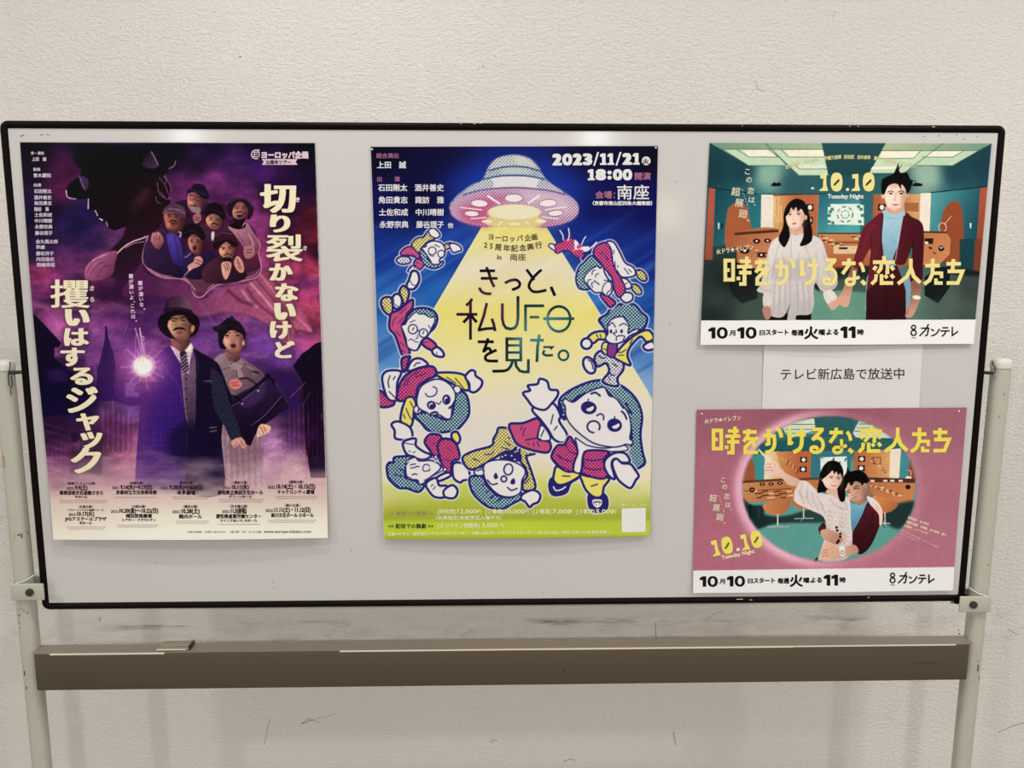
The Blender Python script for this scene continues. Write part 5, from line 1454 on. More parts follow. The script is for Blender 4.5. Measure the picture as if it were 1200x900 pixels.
R2("515 345 515 528"); R2("508 350 646 350"); R2("545 430 612 430", 3)
R2(circ(750, 442, 80, 88, 0, 40), 3.0, False, True); R2("640 440 858 440", 3.2)
R2("180 603 292 603"); R2("252 578 240 620 222 668 250 648 268 660 270 690", sm=True); R2("312 660 250 690 232 715 250 736 322 738", sm=True)
R2("384 575 384 738"); R2("482 575 482 738"); R2("374 582 492 582"); R2("384 628 482 628", 2.8); R2("384 678 482 678", 2.8); R2("374 732 492 732", 2.8)
R2("424 738 410 775 375 805 282 810", sm=True); R2("444 738 450 775 475 808 505 815 535 814 535 725", sm=False)
R2("548 592 644 592"); R2("612 552 600 640 595 745", 3.4); R2("640 640 705 640 690 655", 2.6); R2("648 662 640 685 660 698 708 697", 2.8, sm=True)
R2(circ(782, 698, 34, 34, 0, 30), 2.6, False, True)
# prices and credits
P.zoom(440, 585, 7.059)
PAL = (242, 240, 190)
T2('price_lettering', '<< 劇場での観劇 >>', 112, 132, 40, (166, 150, 100), w=370, bold=1.5)
T2('price_lettering', '<< 配信での観劇 >>', 106, 238, 42, (44, 66, 40), w=374, bold=2)
def price(x, cat, amt, y=118):
    T2('price_lettering', '[' + cat + ']', x, y, 44, PAL, w=145, bold=1.5)
    T2('price_lettering', amt, x + 160, y, 50, PAL, w=148 + 12 * (len(amt) - 5), bold=2)
    T2('price_lettering', '円', x + 324 - (30 if len(amt) < 6 else 0), y - 2, 36, PAL, bold=1)
price(518, '特別席', '12,000'); price(912, '１等席', '10,000'); price(1305, '２等席', '7,000'); price(1665, '３等席', '5,000')
T2('price_lettering', '（全席指定/未就学児入場不可）', 500, 168, 38, PAL, w=545, bold=1.5)
T2('price_lettering', '[オンライン視聴券]', 518, 234, 44, PAL, w=342, bold=1.5)
T2('price_lettering', '3,000', 882, 232, 50, PAL, w=128, bold=2); T2('price_lettering', '円', 1030, 230, 36, PAL, bold=1)
T2('price_lettering', '主催＝オポス　制作協力＝サウンドクリエーター　お問い合わせ　サウンドクリエーター　06-6357-4400（平日 12:00〜15:00 祝日を除く）', 100, 300, 30, (240, 244, 190), w=1850, bold=1.5, rot=-.55)
P.zoom(600, 585, 7.059)
T2('price_lettering', '詳しくはこちら', 905, 58, 30, PAL, w=200, bold=1)
P.zoom(0, 0, 1)
poly_t(P, 'blank_code_panel', [(728.5, 595.8), (756.8, 595.2), (756.5, 623.2), (728.5, 623.8)], (238, 236, 230))
for c0 in ((434, 171.5), ):
    P.part(None)
    P.line([(434, 171.4), (771, 170.4)], 1.2, (238, 234, 230), False); P.line([(434, 171.5), (450, 632)], .9, (226, 222, 218), False)  # pale sheet edge, with the light caught there painted into the print
root = empty('event_poster', (at(602, 400, 0)[0], 0, at(602, 400, 0)[2]))
tag(root, 'blue and yellow poster of a flying saucer beaming light on tumbling cartoon children', 'poster')
M_P2 = print_material('satin_poster_print', .34, .04)
P.build(root, M_P2, 2.0)

# ================================================================== two television drama posters
YEL = (246, 228, 148); ORA = (196, 112, 62); TE = (26, 92, 104)
def drama_title(P, f, col, w=4.3):
    """blocky hand-cut lettering; f turns upper-poster pixels into this sheet's"""
    P.zoom(0, 0, 1)
    def R(ox, s, pts, sm=False, ww=None):
        q = [f(ox + x / s, 295 + y / s) for x, y in nums(pts)]
        ribbon(P, 'title_lettering', q, ww or w, col, sm, False, 0, 5)
    g = lambda pts, sm=False, ww=None: R(835, 8, pts, sm, ww)
    h = lambda pts, sm=False, ww=None: R(980, 7.5, pts, sm, ww)
    g("120 65 120 278"); g("193 65 193 278"); g("103 82 210 82"); g("103 262 210 262"); g("138 172 160 172", ww=4.2)
    g("322 45 322 130"); g("255 88 360 88", ww=4); g("230 140 372 140", ww=4); g("248 196 365 196", ww=4.2); g("300 140 300 318", ww=4.6); g("250 302 318 302", ww=4.2); g("225 250 260 250", ww=4.2)
    g("397 100 527 100"); g("452 70 446 128 405 195", ww=4.2); g("432 166 500 166", ww=4); g("500 158 500 245", ww=4); g("540 155 470 200 420 250 420 315"); g("402 300 540 300")
    g("585 138 690 138"); g("640 70 640 230", ww=4.6); g("608 222 642 222", ww=3.6); g("690 125 696 220 670 280 610 303", True); g("708 62 745 90 762 155", True, 4.4)
    g("838 72 838 232", ww=4.8); g("820 220 872 205", ww=3.4); g("888 128 992 128"); g("952 65 952 210 930 270 873 303", True, 4.6)
    g("1055 78 1160 78"); g("1148 80 1052 182", ww=4.4); g("1055 180 1090 160 1130 172 1152 210 1150 260 1115 298 1070 302 1042 282 1050 256 1085 252 1105 276", True, 4.2)
    h("50 102 170 102"); h("112 58 108 120 55 195", ww=4.2); h("206 95 228 130 240 178", True, 4.0); h("158 165 158 262 140 286 105 288 88 265 105 240 150 240 205 222", True, 3.8)
    h("222 255 256 288", ww=4.6)
    h("420 38 420 92"); h("322 92 515 92"); h("398 92 392 150 362 188", ww=4.0); h("450 92 450 182 432 184", ww=4.0); h("352 128 328 160", ww=4.2); h("480 128 506 160", ww=4.2)
    h("352 198 345 250 310 285", ww=4.0); h("398 198 398 292"); h("398 275 500 275"); h("428 205 448 232", ww=4.0); h("482 200 505 232", ww=4.2)
    h("655 60 655 150 620 220 542 282"); h("655 140 680 215 738 272", ww=4.6)
    h("782 122 910 122"); h("848 62 846 190 820 250 772 285", False, 4.4); h("862 188 930 188", ww=4); h("925 175 925 232", ww=4); h("876 235 876 290", ww=4); h("862 275 935 275", ww=4)
    h("968 106 1095 106"); h("1030 65 1022 165", ww=4.4); h("978 172 1110 172 1068 275 970 275")

def strip(P, ox, oy, s, slope):
    """the white foot strip"""
    P.zoom(ox, oy, s)
    BK = (24, 22, 24)
    r = math.degrees(math.atan(slope))
    def T(t, x, y, size, w=None, b=3, **k): txt(P, 'broadcast_lettering', t, x, y + slope * x, size, BK, w=w, bold=b, rot=r, **k)
    T('月', 131, 86, 26, 25, 2); T('日', 264, 84, 24, 22, 2); T('スタート', 291, 84, 27, 98, 2.6); T('毎週', 404, 86, 27, 52, 2.6)
    T('火', 461, 98, 58, 58, 5, res=4); T('曜', 524, 84, 26, 26, 2.4); T('よる', 557, 84, 28, 52, 2.6); T('時', 694, 84, 26, 26, 2.4)
    for x in (38, 165):
        figure_one(P, 'broadcast_lettering', x, 51 + slope * x, x + 31, 100 + slope * x, BK)
        nought(P, 'broadcast_lettering', x + 61, 75.5 + slope * x, 24, 25.5, 10, 15, BK, .9)
    for x in (618, 654): figure_one(P, 'broadcast_lettering', x, 49 + slope * x, x + 31, 100 + slope * x, BK)
    e = lambda pts: [(x, y + slope * x) for x, y in pts]
    ribbon(P, 'channel_mark', e(circ(940, 54, 9, 9, 0, 18)), 1.7, BK, False, True); ribbon(P, 'channel_mark', e(circ(940, 78, 11, 11.5, 0, 18)), 1.7, BK, False, True); ribbon(P, 'channel_mark', e([(930, 100), (950, 100)]), .8, BK)
    for pts, sm in (("972 58 1006 58 1000 88 990 92", False), ("1006 40 992 66 966 92", False), ("1016 62 1030 70", False), ("1018 92 1040 82 1054 60", True), ("1066 56 1092 56", False), ("1058 70 1098 70", False), ("1082 70 1076 84 1064 94", True), ("1110 52 1110 90 1136 72", False)):
        ribbon(P, 'channel_mark', e(nums(pts)), 1.75, BK, sm)

def dated(P, cx, cy, k, rot, col, slash):
    """10.10 in fat slab figures, with the small line below"""
    ca, sa = math.cos(math.radians(rot)), math.sin(math.radians(rot))
    P.zoom(0, 0, 1)
    t = lambda pts: [(cx + (x * ca - y * sa) * k, cy + (x * sa + y * ca) * k) for x, y in nums(pts)]
    for x in (0, 37.6):
        poly_t(P, 'date_lettering', t([(x + a, b) for a, b in nums("1.4 1 8.6 .6 8.6 13 10.6 19.8 9.6 20.6 0 20.6 1 18.8 4.6 16.6 5 6 1.4 6")]), col)
        P_ = [(20.6 + 6.9 * math.copysign(abs(math.cos(q)) ** .75, math.cos(q)), 10.1 + 11 * math.copysign(abs(math.sin(q)) ** .85, math.sin(q))) for q in np.linspace(0, 2 * math.pi, 36)[:-1]]
        if x: P_ = [(a + 37.6, b) for a, b in P_]
        poly_t(P, 'date_lettering', t(P_), col)
        poly_t(P, 'date_lettering', t([(x + a, b) for a, b in nums("17.2 12.6 23.2 6.4 24 7.8 24 9 18.2 14.6 17.2 14")]), slash, layer=2)
    return t

def tagline(P, cs, size):
    for ch, x, y in cs: txt(P, 'tagline_lettering', ch, x, y, size if ch not in '、。・' else size * .8, (236, 226, 190), anchor='m', bold=1.5 if size > 20 else .15, rot=6)

# ------------------------------------------------------------------ upper poster: couple standing hand in hand in the control room
def disp3(s, t):
    return .0022 + (.0045 + .006 * np.exp(-((s - .45) / .3) ** 2)) * np.clip((t - .4) / .6, 0, 1) ** 2

P = Print([(831.8, 166.8), (1163, 167.6), (1141.7, 403), (820.6, 404.2)], disp3, k=2.4, seed=21)
U, V = P.U, P.V
P.im[:] = P.bilerp([(835, 200, 24, 78, 92), (870, 200, 22, 84, 98), (900, 205, 130, 168, 146), (930, 215, 44, 104, 112), (990, 190, 38, 92, 96), (990, 215, 34, 96, 106), (1050, 210, 50, 104, 108), (1086, 205, 140, 172, 150), (1120, 200, 26, 86, 100), (1155, 190, 26, 80, 96),
                    (850, 240, 22, 106, 118), (880, 240, 30, 120, 128), (990, 235, 46, 128, 140), (1120, 240, 40, 116, 126), (1140, 260, 24, 92, 104), (850, 330, 44, 60, 58), (840, 350, 60, 78, 72), (880, 365, 70, 96, 84), (960, 350, 96, 150, 126), (960, 370, 96, 146, 122), (1060, 360, 90, 140, 118), (1110, 350, 84, 104, 92), (1140, 340, 70, 82, 76), (1140, 370, 66, 78, 72), (835, 372, 46, 60, 56)])
P.part('printed_control_room')
GR = (158, 188, 152); CEL = (226, 218, 194); DG = (70, 104, 84)
P.zoom(820, 160, 6.923)
P.poly("70 40 520 40 700 235 395 235", (172, 196, 164), 1, False); P.poly("520 40 995 40 1057 313 800 313", (178, 200, 168), 1, False)
P.poly("80 40 990 40 1002 104 190 104", lg(830, 170, (110, 148, 118), 960, 170, (150, 172, 128)), 1, False); P.poly("345 110 560 108 632 164 402 164", CEL, 1, False); P.poly("690 110 1002 107 1016 165 728 165", CEL, 1, False); P.poly("780 232 1036 230 1044 262 812 262", (206, 210, 184), 1, False)
for s_ in ("90 42 395 235", "520 42 800 312", "300 106 400 166 640 166", "660 106 722 166 1020 166", "180 104 1002 104", "780 235 810 263 1046 263", "395 235 700 235", "560 108 632 164"): P.line(s_, .8, DG, False, a=.85)
P.poly("995 40 1062 40 1110 300 1057 313", (36, 92, 96), 1, False)
P.zoom(980, 160, 6.316)
P.poly("-110 40 372 40 240 285 -60 285", lg(990, 165, (40, 96, 98), 990, 205, (34, 88, 96)), 1, False)
P.poly("372 40 802 40 505 270 245 270", (176, 198, 164), 1, False); P.poly("802 40 1150 40 1150 50 862 215 560 215", (168, 194, 160), 1, False)
P.poly("372 40 1150 40 1060 104 340 104", lg(1040, 170, (160, 174, 128), 1150, 170, (112, 148, 124)), 1, False); P.poly("342 108 622 108 570 160 318 160", CEL, 1, False); P.poly("722 108 938 108 862 150 652 150", CEL, 1, False); P.poly("268 224 462 222 432 242 255 242", CEL, 1, False)
for s_ in ("800 45 505 268", "622 108 570 162 316 162", "938 108 862 152 640 152", "340 104 1060 104", "862 215 560 215", "1150 50 862 215"): P.line(s_, .8, DG, False, a=.85)
# walls
P.zoom(820, 160, 6.923)
P.poly("78 410 500 468 500 830 60 900", lg(835, 230, (22, 88, 104), 890, 260, (34, 132, 142)), .9, False); P.line("78 412 460 466", 1.2, (12, 54, 66), a=.9)
P.poly("76 415 126 424 104 1000 40 1000", lg(830, 250, (186, 88, 60), 830, 320, (158, 80, 52)), 1, False); P.poly("215 900 222 620 255 560 300 530 355 545 398 630 404 820", (184, 92, 52), 1)
P.poly("500 468 602 474 596 800 494 800", (218, 206, 190), 1, False); P.poly("600 470 966 474 952 800 596 800", lg(905, 250, (206, 164, 100), 960, 250, (194, 98, 56), (196, 102, 58)), 1, False); P.line("600 478 830 470", 1, (120, 40, 30), a=.8); P.line("966 474 952 800", 1, (214, 150, 110), a=.8)
P.poly("966 474 1300 474 1300 790 952 790", lg(960, 230, (36, 112, 134), 990, 270, (70, 160, 160)), 1, False); P.line("500 466 1300 466", 1.4, (24, 90, 96), a=.7)
for x, y in ((895, 575), (890, 680)): P.poly([(x - 28, y - 28), (x + 28, y - 26), (x + 27, y + 28), (x - 28, y + 28)], (34, 30, 30), 1, False); P.ell(x, y, 18, 20, (214, 214, 204))
for s_ in ("610 500 612 600", "640 490 642 700", "612 620 622 690", "660 560 664 690"): P.line(s_, 1.4, (230, 190, 120), a=.7)
P.poly("1040 548 1290 545 1330 560 1332 720 1040 712", (206, 222, 206), 1, False)
for x, y in ((1050, 560), (1075, 590), (1052, 640), (1080, 700), (1290, 570), (1310, 590), (1300, 690), (1060, 610), (1050, 690), (1320, 640)): P.poly([(x - 14, y - 12), (x + 12, y - 12), (x + 12, y + 12), (x - 14, y + 12)], (40, 124, 120), .9, False)
for a0 in range(0, 360, 50):
    P.line([(1180 + 62 * math.cos(math.radians(a0 + d)), 632 + 62 * math.sin(math.radians(a0 + d))) for d in (0, 12, 24)], 1.1, (190, 70, 60) if a0 == 200 else (36, 90, 84)); P.line([(1180 + 32 * math.cos(math.radians(a0 + d)), 632 + 32 * math.sin(math.radians(a0 + d))) for d in (10, 30)], 1.0, (50, 110, 104))
P.poly("585 390 600 372 625 378 650 372 655 400 580 402", (24, 30, 30)); P.ell(915, 420, 14, 8, (214, 224, 214)); P.poly("148 700 160 700 158 750 150 750", (220, 226, 222), 1, False); P.line("182 710 180 745", 2.2, (40, 60, 70))
P.zoom(980, 160, 6.316)
P.poly("275 428 620 425 612 720 270 720", lg(1020, 240, (186, 88, 48), 1075, 240, (206, 150, 88)), 1, False); P.poly("505 490 610 490 608 556 505 552", (178, 96, 50), .9, False); P.poly("622 420 702 418 690 735 612 735", (222, 208, 188), 1, False); P.poly("702 418 1062 380 1040 830 688 830", lg(1090, 240, (74, 154, 156), 1150, 260, (24, 92, 108)), 1, False); P.line("700 415 1130 368", 1.2, (12, 54, 66), a=.9)
P.poly("775 900 778 620 815 520 866 478 915 505 936 600 930 900", (172, 78, 40)); P.poly("1065 382 1136 370 1105 900 1030 900", lg(1150, 230, (186, 84, 54), 1150, 290, (160, 76, 50)), 1, False); P.poly("310 500 368 500 366 548 308 548", (34, 30, 30), 1, False); P.ell(338, 524, 17, 18, (220, 220, 208)); P.poly("570 350 590 342 632 350 632 366 565 366", (24, 34, 36)); P.poly("988 640 1000 640 998 680 990 680", (220, 226, 222), 1, False)
P.line(circ(786, 672, 28, 34, 0, 14), .7, (236, 206, 170), True, True); P.line("800 650 850 590", .6, (236, 206, 170)); P.poly("765 715 800 712 806 740 760 740", (236, 230, 206))
# consoles
P.zoom(820, 280, 6.923)
P.poly("285 -45 640 -75 640 240 470 240 320 215 300 100", lg(860, 275, (176, 96, 54), 900, 310, (204, 126, 78))); P.poly("280 -50 640 -78 640 -55 285 -30", (110, 56, 34), 1, False)
for (x, y, r) in ((462, 18, 20), (550, 14, 18), (365, 95, 26), (500, 130, 20)): P.ell(x, y, r * 1.5, r, (54, 32, 26)); P.ell(x, y, r * .5, r * .4, (224, 212, 190))
for i in range(16): P.line([(455 + (i * 37) % 90, 90 + (i * 53) % 80), (470 + (i * 37) % 90, 92 + (i * 53) % 80)], 1.1, (60, 34, 28) if i % 3 else (226, 200, 150))
P.poly("190 190 300 190 470 250 470 480 342 524 258 445", lg(860, 320, (34, 38, 38), 880, 350, (46, 54, 52)), 1, False)
P.poly("960 -45 1700 -45 1700 220 1060 260 1000 180", lg(960, 280, (200, 124, 72), 960, 315, (182, 88, 44)), 1, False); P.line("960 -45 1700 -45", 1.4, (84, 50, 36)); P.poly("985 20 1600 20 1600 36 985 36", (150, 80, 44), .8, False)
for i in range(44):
    x, y = 985 + (i * 71) % 330, -25 + (i * 29) % 130
    P.poly([(x, y), (x + 16 + i % 3 * 8, y), (x + 16 + i % 3 * 8, y + 9), (x, y + 9)], [(70, 40, 30), (232, 214, 180), (214, 150, 90), (150, 70, 40)][i % 4], .9, False)
P.poly("1085 55 1290 55 1290 120 1085 120", (214, 190, 150), .8, False); P.poly("1130 68 1200 68 1200 84 1130 84", (40, 30, 26), 1, False)
P.poly("980 260 1480 230 1480 420 1160 420 940 410", (44, 46, 44), .9, blur=.8)
P.zoom(980, 280, 6.667)
P.poly("660 -55 860 -52 895 0 885 120 790 215 690 205 660 200", lg(1085, 270, (196, 112, 62), 1110, 310, (206, 128, 76)), 1, False); P.poly("655 -62 864 -58 866 -44 655 -48", (110, 60, 40), 1, False); P.ell(820, 74, 24, 22, (40, 34, 34)); P.line("810 62 820 74 832 62", 1, (220, 210, 200)); P.poly("690 -5 760 -5 755 40 690 36", (46, 34, 30), .9, False)
for i in range(12): P.poly([(690 + (i * 31) % 90, 20 + (i * 41) % 120), (712 + (i * 31) % 90, 20 + (i * 41) % 120), (712 + (i * 31) % 90, 30 + (i * 41) % 120), (690 + (i * 31) % 90, 30 + (i * 41) % 120)], [(230, 210, 180), (70, 40, 32), (160, 84, 50)][i % 3], .9, False)
P.poly("690 300 790 220 890 215 885 380 795 505 690 440", (30, 46, 48), 1, False)
P.poly("895 0 960 0 955 190 900 230", (168, 78, 46), 1, False); P.poly("965 0 1080 0 1075 240 960 235", (18, 84, 96), .9, False); P.poly("880 230 1110 250 1110 290 880 270", (30, 40, 42), .8, blur=.8); P.poly("1085 0 1150 0 1140 260 1070 240", (150, 66, 38), .95, False)
P.poly("-10 330 240 330 240 620 -10 620", (100, 156, 132), .45, blur=3, own=False); P.poly("600 520 1100 480 1100 640 560 640", (84, 110, 98), .5, blur=4, own=False)
# woman in a pale blouse
P.part('printed_person')
P.zoom(880, 220, 5.294)
BL = lg(900, 280, (214, 204, 198), 940, 380, (168, 158, 156), )
P.poly("115 780 375 780 372 830 112 830", (26, 22, 24), 1, False)
P.poly("180 300 250 280 310 280 385 295 440 330 475 430 520 520 538 592 505 634 440 642 402 590 388 640 392 720 366 785 285 792 275 830 225 830 242 720 200 800 125 795 120 740 112 672 38 640 60 600 88 480 108 390 135 330", BL)
for s_ in ("245 290 250 400 245 560 240 740", "180 330 150 450 130 560", "330 320 350 400 380 470", "150 560 145 680 135 780", "180 580 178 700 170 790", "210 580 212 680 215 760", "285 580 290 680 290 780", "320 580 330 690 330 780", "350 580 362 690 360 770", "400 400 420 520 410 590", "450 400 480 520 500 590", "100 420 110 520 90 600", "60 620 100 640 130 630", "430 610 470 630 520 610", "190 400 210 480 190 540", "300 400 290 480 310 540"):
    P.line(s_, .8, (138, 128, 126), a=.6, blur=.3)
for s_ in ("160 580 158 700", "198 580 195 690", "306 590 312 700", "335 570 345 690", "260 300 262 420"): P.line(s_, .8, (228, 220, 214), a=.6, blur=.3)
P.poly("150 440 250 450 370 440 390 560 250 570 130 560", (150, 140, 138), .35, blur=2, own=False)
P.poly("80 655 128 668 122 738 78 738", (196, 186, 180)); P.poly("448 652 502 636 535 690 480 724", (206, 196, 190)); P.poly("74 742 118 740 122 800 98 818 78 790", (176, 126, 104)); P.poly("480 722 532 694 548 722 512 758 490 748", (204, 150, 128))
HR = (36, 24, 22)
P.poly("172 310 200 240 204 160 230 100 280 68 332 88 358 150 372 220 382 290 374 332 340 356 304 358 325 300 318 230 240 240 242 300 210 368 182 345", HR)
P.poly("244 240 312 232 318 292 282 300 248 296", (204, 158, 136)); P.poly("250 290 282 296 312 288 315 310 280 316 250 308", (208, 198, 190))
P.poly("220 170 258 120 322 140 332 190 312 232 272 260 236 242 220 205", (236, 198, 176)); P.ell(340, 184, 9, 16, (222, 176, 152))
modelling(P, 220, 125, 332, 260, (150, 96, 80), (252, 226, 208), .38)
P.poly("212 180 228 110 280 78 340 105 346 170 330 160 312 130 292 148 280 120 262 140 250 118 240 150 226 168", HR)
P.line("228 158 242 154 252 158", .6, (70, 48, 42)); P.line("282 156 296 152 310 156", .6, (70, 48, 42)); P.ell(242, 166, 9, 4, (38, 24, 22)); P.ell(296, 164, 10, 4, (38, 24, 22)); P.line("266 168 262 195 270 198", .5, (190, 140, 120)); P.poly("254 222 268 216 284 222 268 230", (184, 104, 98)); P.poly("312 160 330 180 316 232 290 250 306 210", (200, 152, 130), .5, blur=.7)
# man in a burgundy cardigan
P.part('printed_person')
P.zoom(980, 185, 4.5)
BU = lg(1015, 290, (140, 34, 50), 1080, 300, (104, 20, 36))
P.poly("160 640 190 630 168 850 154 850", (122, 164, 180)); P.poly("350 640 392 645 388 760 366 820", (112, 150, 170))
P.poly("70 600 85 555 115 575 82 700 62 782 20 776 0 745 30 705", lg(985, 320, (150, 96, 78), 990, 350, (206, 148, 120))); P.poly("158 700 178 640 240 560 310 540 350 640 366 700 368 860 156 860", lg(1015, 320, (104, 22, 36), 1030, 372, (84, 14, 28)), 1, False); P.line("262 680 266 850", .8, (60, 8, 20), a=.8)
P.poly("240 300 278 280 350 284 362 305 335 545 240 545", lg(1035, 250, (150, 190, 204), 1040, 305, (112, 156, 178))); P.line("250 312 300 320 352 310", .8, (104, 146, 168), a=.8)
P.poly("246 292 185 328 140 375 112 470 88 560 120 580 178 480 176 560 165 700 244 545 240 420", BU); P.poly("356 292 400 312 448 340 462 400 458 560 450 650 392 655 396 560 400 470 360 560 300 545 330 440", BU)
P.line("246 294 238 420 242 545", 1.0, (54, 26, 60)); P.line("354 296 330 430 312 540", 1.0, (200, 190, 196), a=.7); P.line("180 400 185 480 180 560", .9, (90, 14, 28), a=.7); P.line("400 420 404 500 396 560", .9, (70, 8, 20), a=.8); P.line("200 350 160 420 140 500", 1.2, (160, 50, 66), a=.5)
P.poly("394 655 446 648 442 742 405 832 366 838 372 800 398 735", lg(1070, 335, (150, 96, 78), 1070, 368, (196, 138, 112))); P.ell(424, 736, 22, 11, (222, 214, 200), 1, 8); P.line("380 800 372 830", .6, (120, 70, 56))
P.poly("268 250 350 240 356 285 310 305 262 290", (206, 156, 132)); P.poly("262 285 310 300 356 282 360 305 310 318 258 305", (140, 182, 198))
P.ell(247, 196, 9, 19, (222, 176, 152)); P.ell(372, 194, 9, 19, (212, 164, 140))
P.poly("255 180 265 145 310 128 356 150 368 200 352 250 322 275 300 280 275 262 258 225", (240, 204, 182)); P.poly("340 150 368 190 354 250 322 276 340 220", (206, 160, 136), .6, blur=.8)
modelling(P, 256, 130, 367, 280, (150, 96, 78), (252, 226, 208), .42)
P.poly("240 188 238 130 262 102 300 84 318 50 328 28 336 76 372 78 390 112 404 120 396 150 388 172 372 190 366 165 345 140 340 165 325 140 300 136 275 148 262 172 254 192", (18, 16, 18)); P.line("380 130 410 120 420 128", .6, (20, 18, 20)); P.line("330 60 345 38", .7, (20, 18, 20)); P.line("262 102 240 118", .8, (20, 18, 20))
P.line("272 180 288 174 302 180", .9, (40, 26, 24)); P.line("328 178 344 174 358 182", .9, (40, 26, 24)); P.ell(288, 188, 9, 4, (40, 26, 24)); P.ell(342, 188, 9, 4, (40, 26, 24)); P.line("315 186 308 222 320 225", .6, (190, 140, 120)); P.poly("294 246 312 242 332 246 312 253", (186, 110, 104))
develop(P, .45, .42, .08, .86)
P.part(None)
P.zoom(0, 0, 1)
P.poly([(815, 375.6), (1150, 374.4), (1150, 410), (810, 410)], (249, 246, 243), 1, False)
P.line([(831.8, 166.6), (1163, 167.4)], 1.2, (232, 230, 226), False); P.line([(1162.6, 167), (1141, 403)], .9, (214, 216, 214), False)  # paper's white rim, its catching of the light put into the colour
drama_title(P, lambda x, y: (x, y), YEL)
strip(P, 820, 370, 3.75, -.003)
t_ = dated(P, 959.8, 203.2, 1.0, 0, (246, 230, 150), (40, 60, 50))
poly_t(P, 'date_lettering', circ(993.2, 222, 1.9, 1.9, 0, 12), (246, 236, 200))
txt(P, 'date_lettering', 'Tuesday Night', 970, 232.4, 7, (236, 232, 214), w=42, bold=.5)
P.zoom(820, 160, 6.923)
tagline(P, (('こ', 385, 305), ('の', 398, 372), ('恋', 412, 462), ('は', 420, 535), ('、', 446, 558)), 58)
tagline(P, (('超', 290, 475), ('展', 318, 565), ('廻', 348, 655), ('。', 392, 686)), 74)
for i, ch in enumerate('ちょうてんかい'): txt(P, 'tagline_lettering', ch, 338 + i * 8, 442 + i * 24, 20, (226, 216, 170), rot=6)
P.zoom(820, 280, 6.923)
txt(P, 'slot_lettering', '火ドラ★イレブン', 138, 122, 46, (240, 230, 196), w=302, bold=2, rot=-8)
P.zoom(0, 0, 1)
for s_, x, y, r, w in (('吉岡里帆', 921, 197.8, -17, 18), ('永山瑛太', 943, 191.4, -11, 18), ('伊藤万理華', 966, 187.4, -5, 20), ('西垣匠', 989, 185.8, 0, 12), ('田中真琴', 1005, 186, 2, 15), ('夏子', 1024, 187, 6, 8), ('石田剛太', 1036, 189, 9, 15), ('シソンヌじろう', 1054, 192.4, 13, 20)):
    txt(P, 'cast_list', s_, x, y, 5, (226, 220, 156), w=w, rot=r, bold=.25)
root = empty('drama_poster', (at(990, 285, 0)[0], 0, at(990, 285, 0)[2]))
tag(root, 'teal drama poster of a couple standing hand in hand, above the paper note', 'poster')
P.build(root, print_material('drama_print_upper', .34, .04), 2.0)

# ------------------------------------------------------------------ lower poster: couple embracing in a round picture on pink
def disp4(s, t):
    return .0022 + (.0045 + .003 * np.exp(-((s - .6) / .35) ** 2)) * np.clip((t - .5) / .5, 0, 1) ** 2 + .001 * np.clip(1 - t * 4, 0, 1)

P = Print([(816.6, 479.6), (1134, 477), (1117, 692), (812.2, 695)], disp4, k=2.4, seed=31)
U, V = P.U, P.V
P.im[:] = P.bilerp([(820, 485, 163, 91, 107), (830, 560, 173, 97, 117), (822, 650, 179, 99, 119), (960, 480, 155, 87, 101), (1120, 490, 163, 95, 111), (1110, 560, 173, 101, 121), (1100, 640, 177, 103, 123), (960, 665, 183, 105, 123)])
ce = (972, 573)
rr_ = np.sqrt(((U - ce[0]) / 103.5) ** 2 + ((V - ce[1]) / 86.5) ** 2)
P.wash(np.exp(-((rr_ - 1.02) / .07) ** 2) * (.72 * np.clip(((ce[0] + 40) - U) / 90, .18, 1)), (232, 178, 196))
P.clip = np.clip((1 - rr_) * 26, 0, 1)
P.part('printed_round_picture')
P.poly([(860, 480), (1085, 480), (1085, 670), (860, 670)], lg(972, 488, (42, 108, 112), 972, 560, (54, 130, 136), (60, 96, 92), (92, 148, 128), (84, 156, 146)), 1, False)
P.zoom(810, 470, 7.5)
P.poly("780 200 1080 150 1102 250 860 330", (196, 204, 180), 1, False); P.line("880 205 1080 205", .8, DG); P.line("830 250 1090 248", .8, DG); P.line("830 285 1095 280", 1.6, (130, 160, 130)); P.poly("540 380 1100 310 1110 440 520 450", (34, 108, 114), 1, False)
P.poly("1080 150 1420 120 1440 320 1102 320", (48, 110, 112), 1, False)
P.poly("540 490 680 440 690 700 555 700", (56, 148, 150), 1, False); P.poly("440 720 470 560 520 500 552 560 555 720", (176, 88, 50)); P.poly("650 450 770 440 840 690 640 700", lg(896, 540, (224, 206, 180), 915, 540, (206, 160, 96)), 1, False); P.poly("740 445 1056 438 1048 676 830 680", lg(910, 540, (208, 140, 78), 935, 540, (196, 100, 58)), 1, False)
P.poly("1056 438 1400 430 1400 700 1048 680", (50, 126, 140), 1, False); P.line("540 436 1400 430", 1.2, (30, 90, 100), a=.7)
for x, y in ((988, 516), (984, 600)): P.poly([(x - 30, y - 24), (x + 30, y - 24), (x + 30, y + 24), (x - 30, y + 24)], (30, 30, 32), 1, False); P.ell(x, y, 18, 17, (222, 222, 214))
for i in range(14): P.line([(800 + (i * 43) % 140, 500 + (i * 37) % 130), (802 + (i * 43) % 140, 525 + (i * 37) % 130)], 1.0, (120, 56, 34) if i % 2 else (226, 170, 110), a=.8)
P.zoom(960, 470, 6.667)
P.poly("262 250 320 135 600 190 640 290 290 290", (196, 200, 176), 1, False); P.line("310 180 560 180", .9, DG); P.line("280 235 600 235", .9, DG); P.line("300 210 560 208", 1.4, (140, 166, 136)); P.poly("250 285 640 290 640 380 240 390", (40, 112, 116), 1, False)
P.poly("10 440 215 432 222 585 10 590", (216, 226, 214), 1, False)
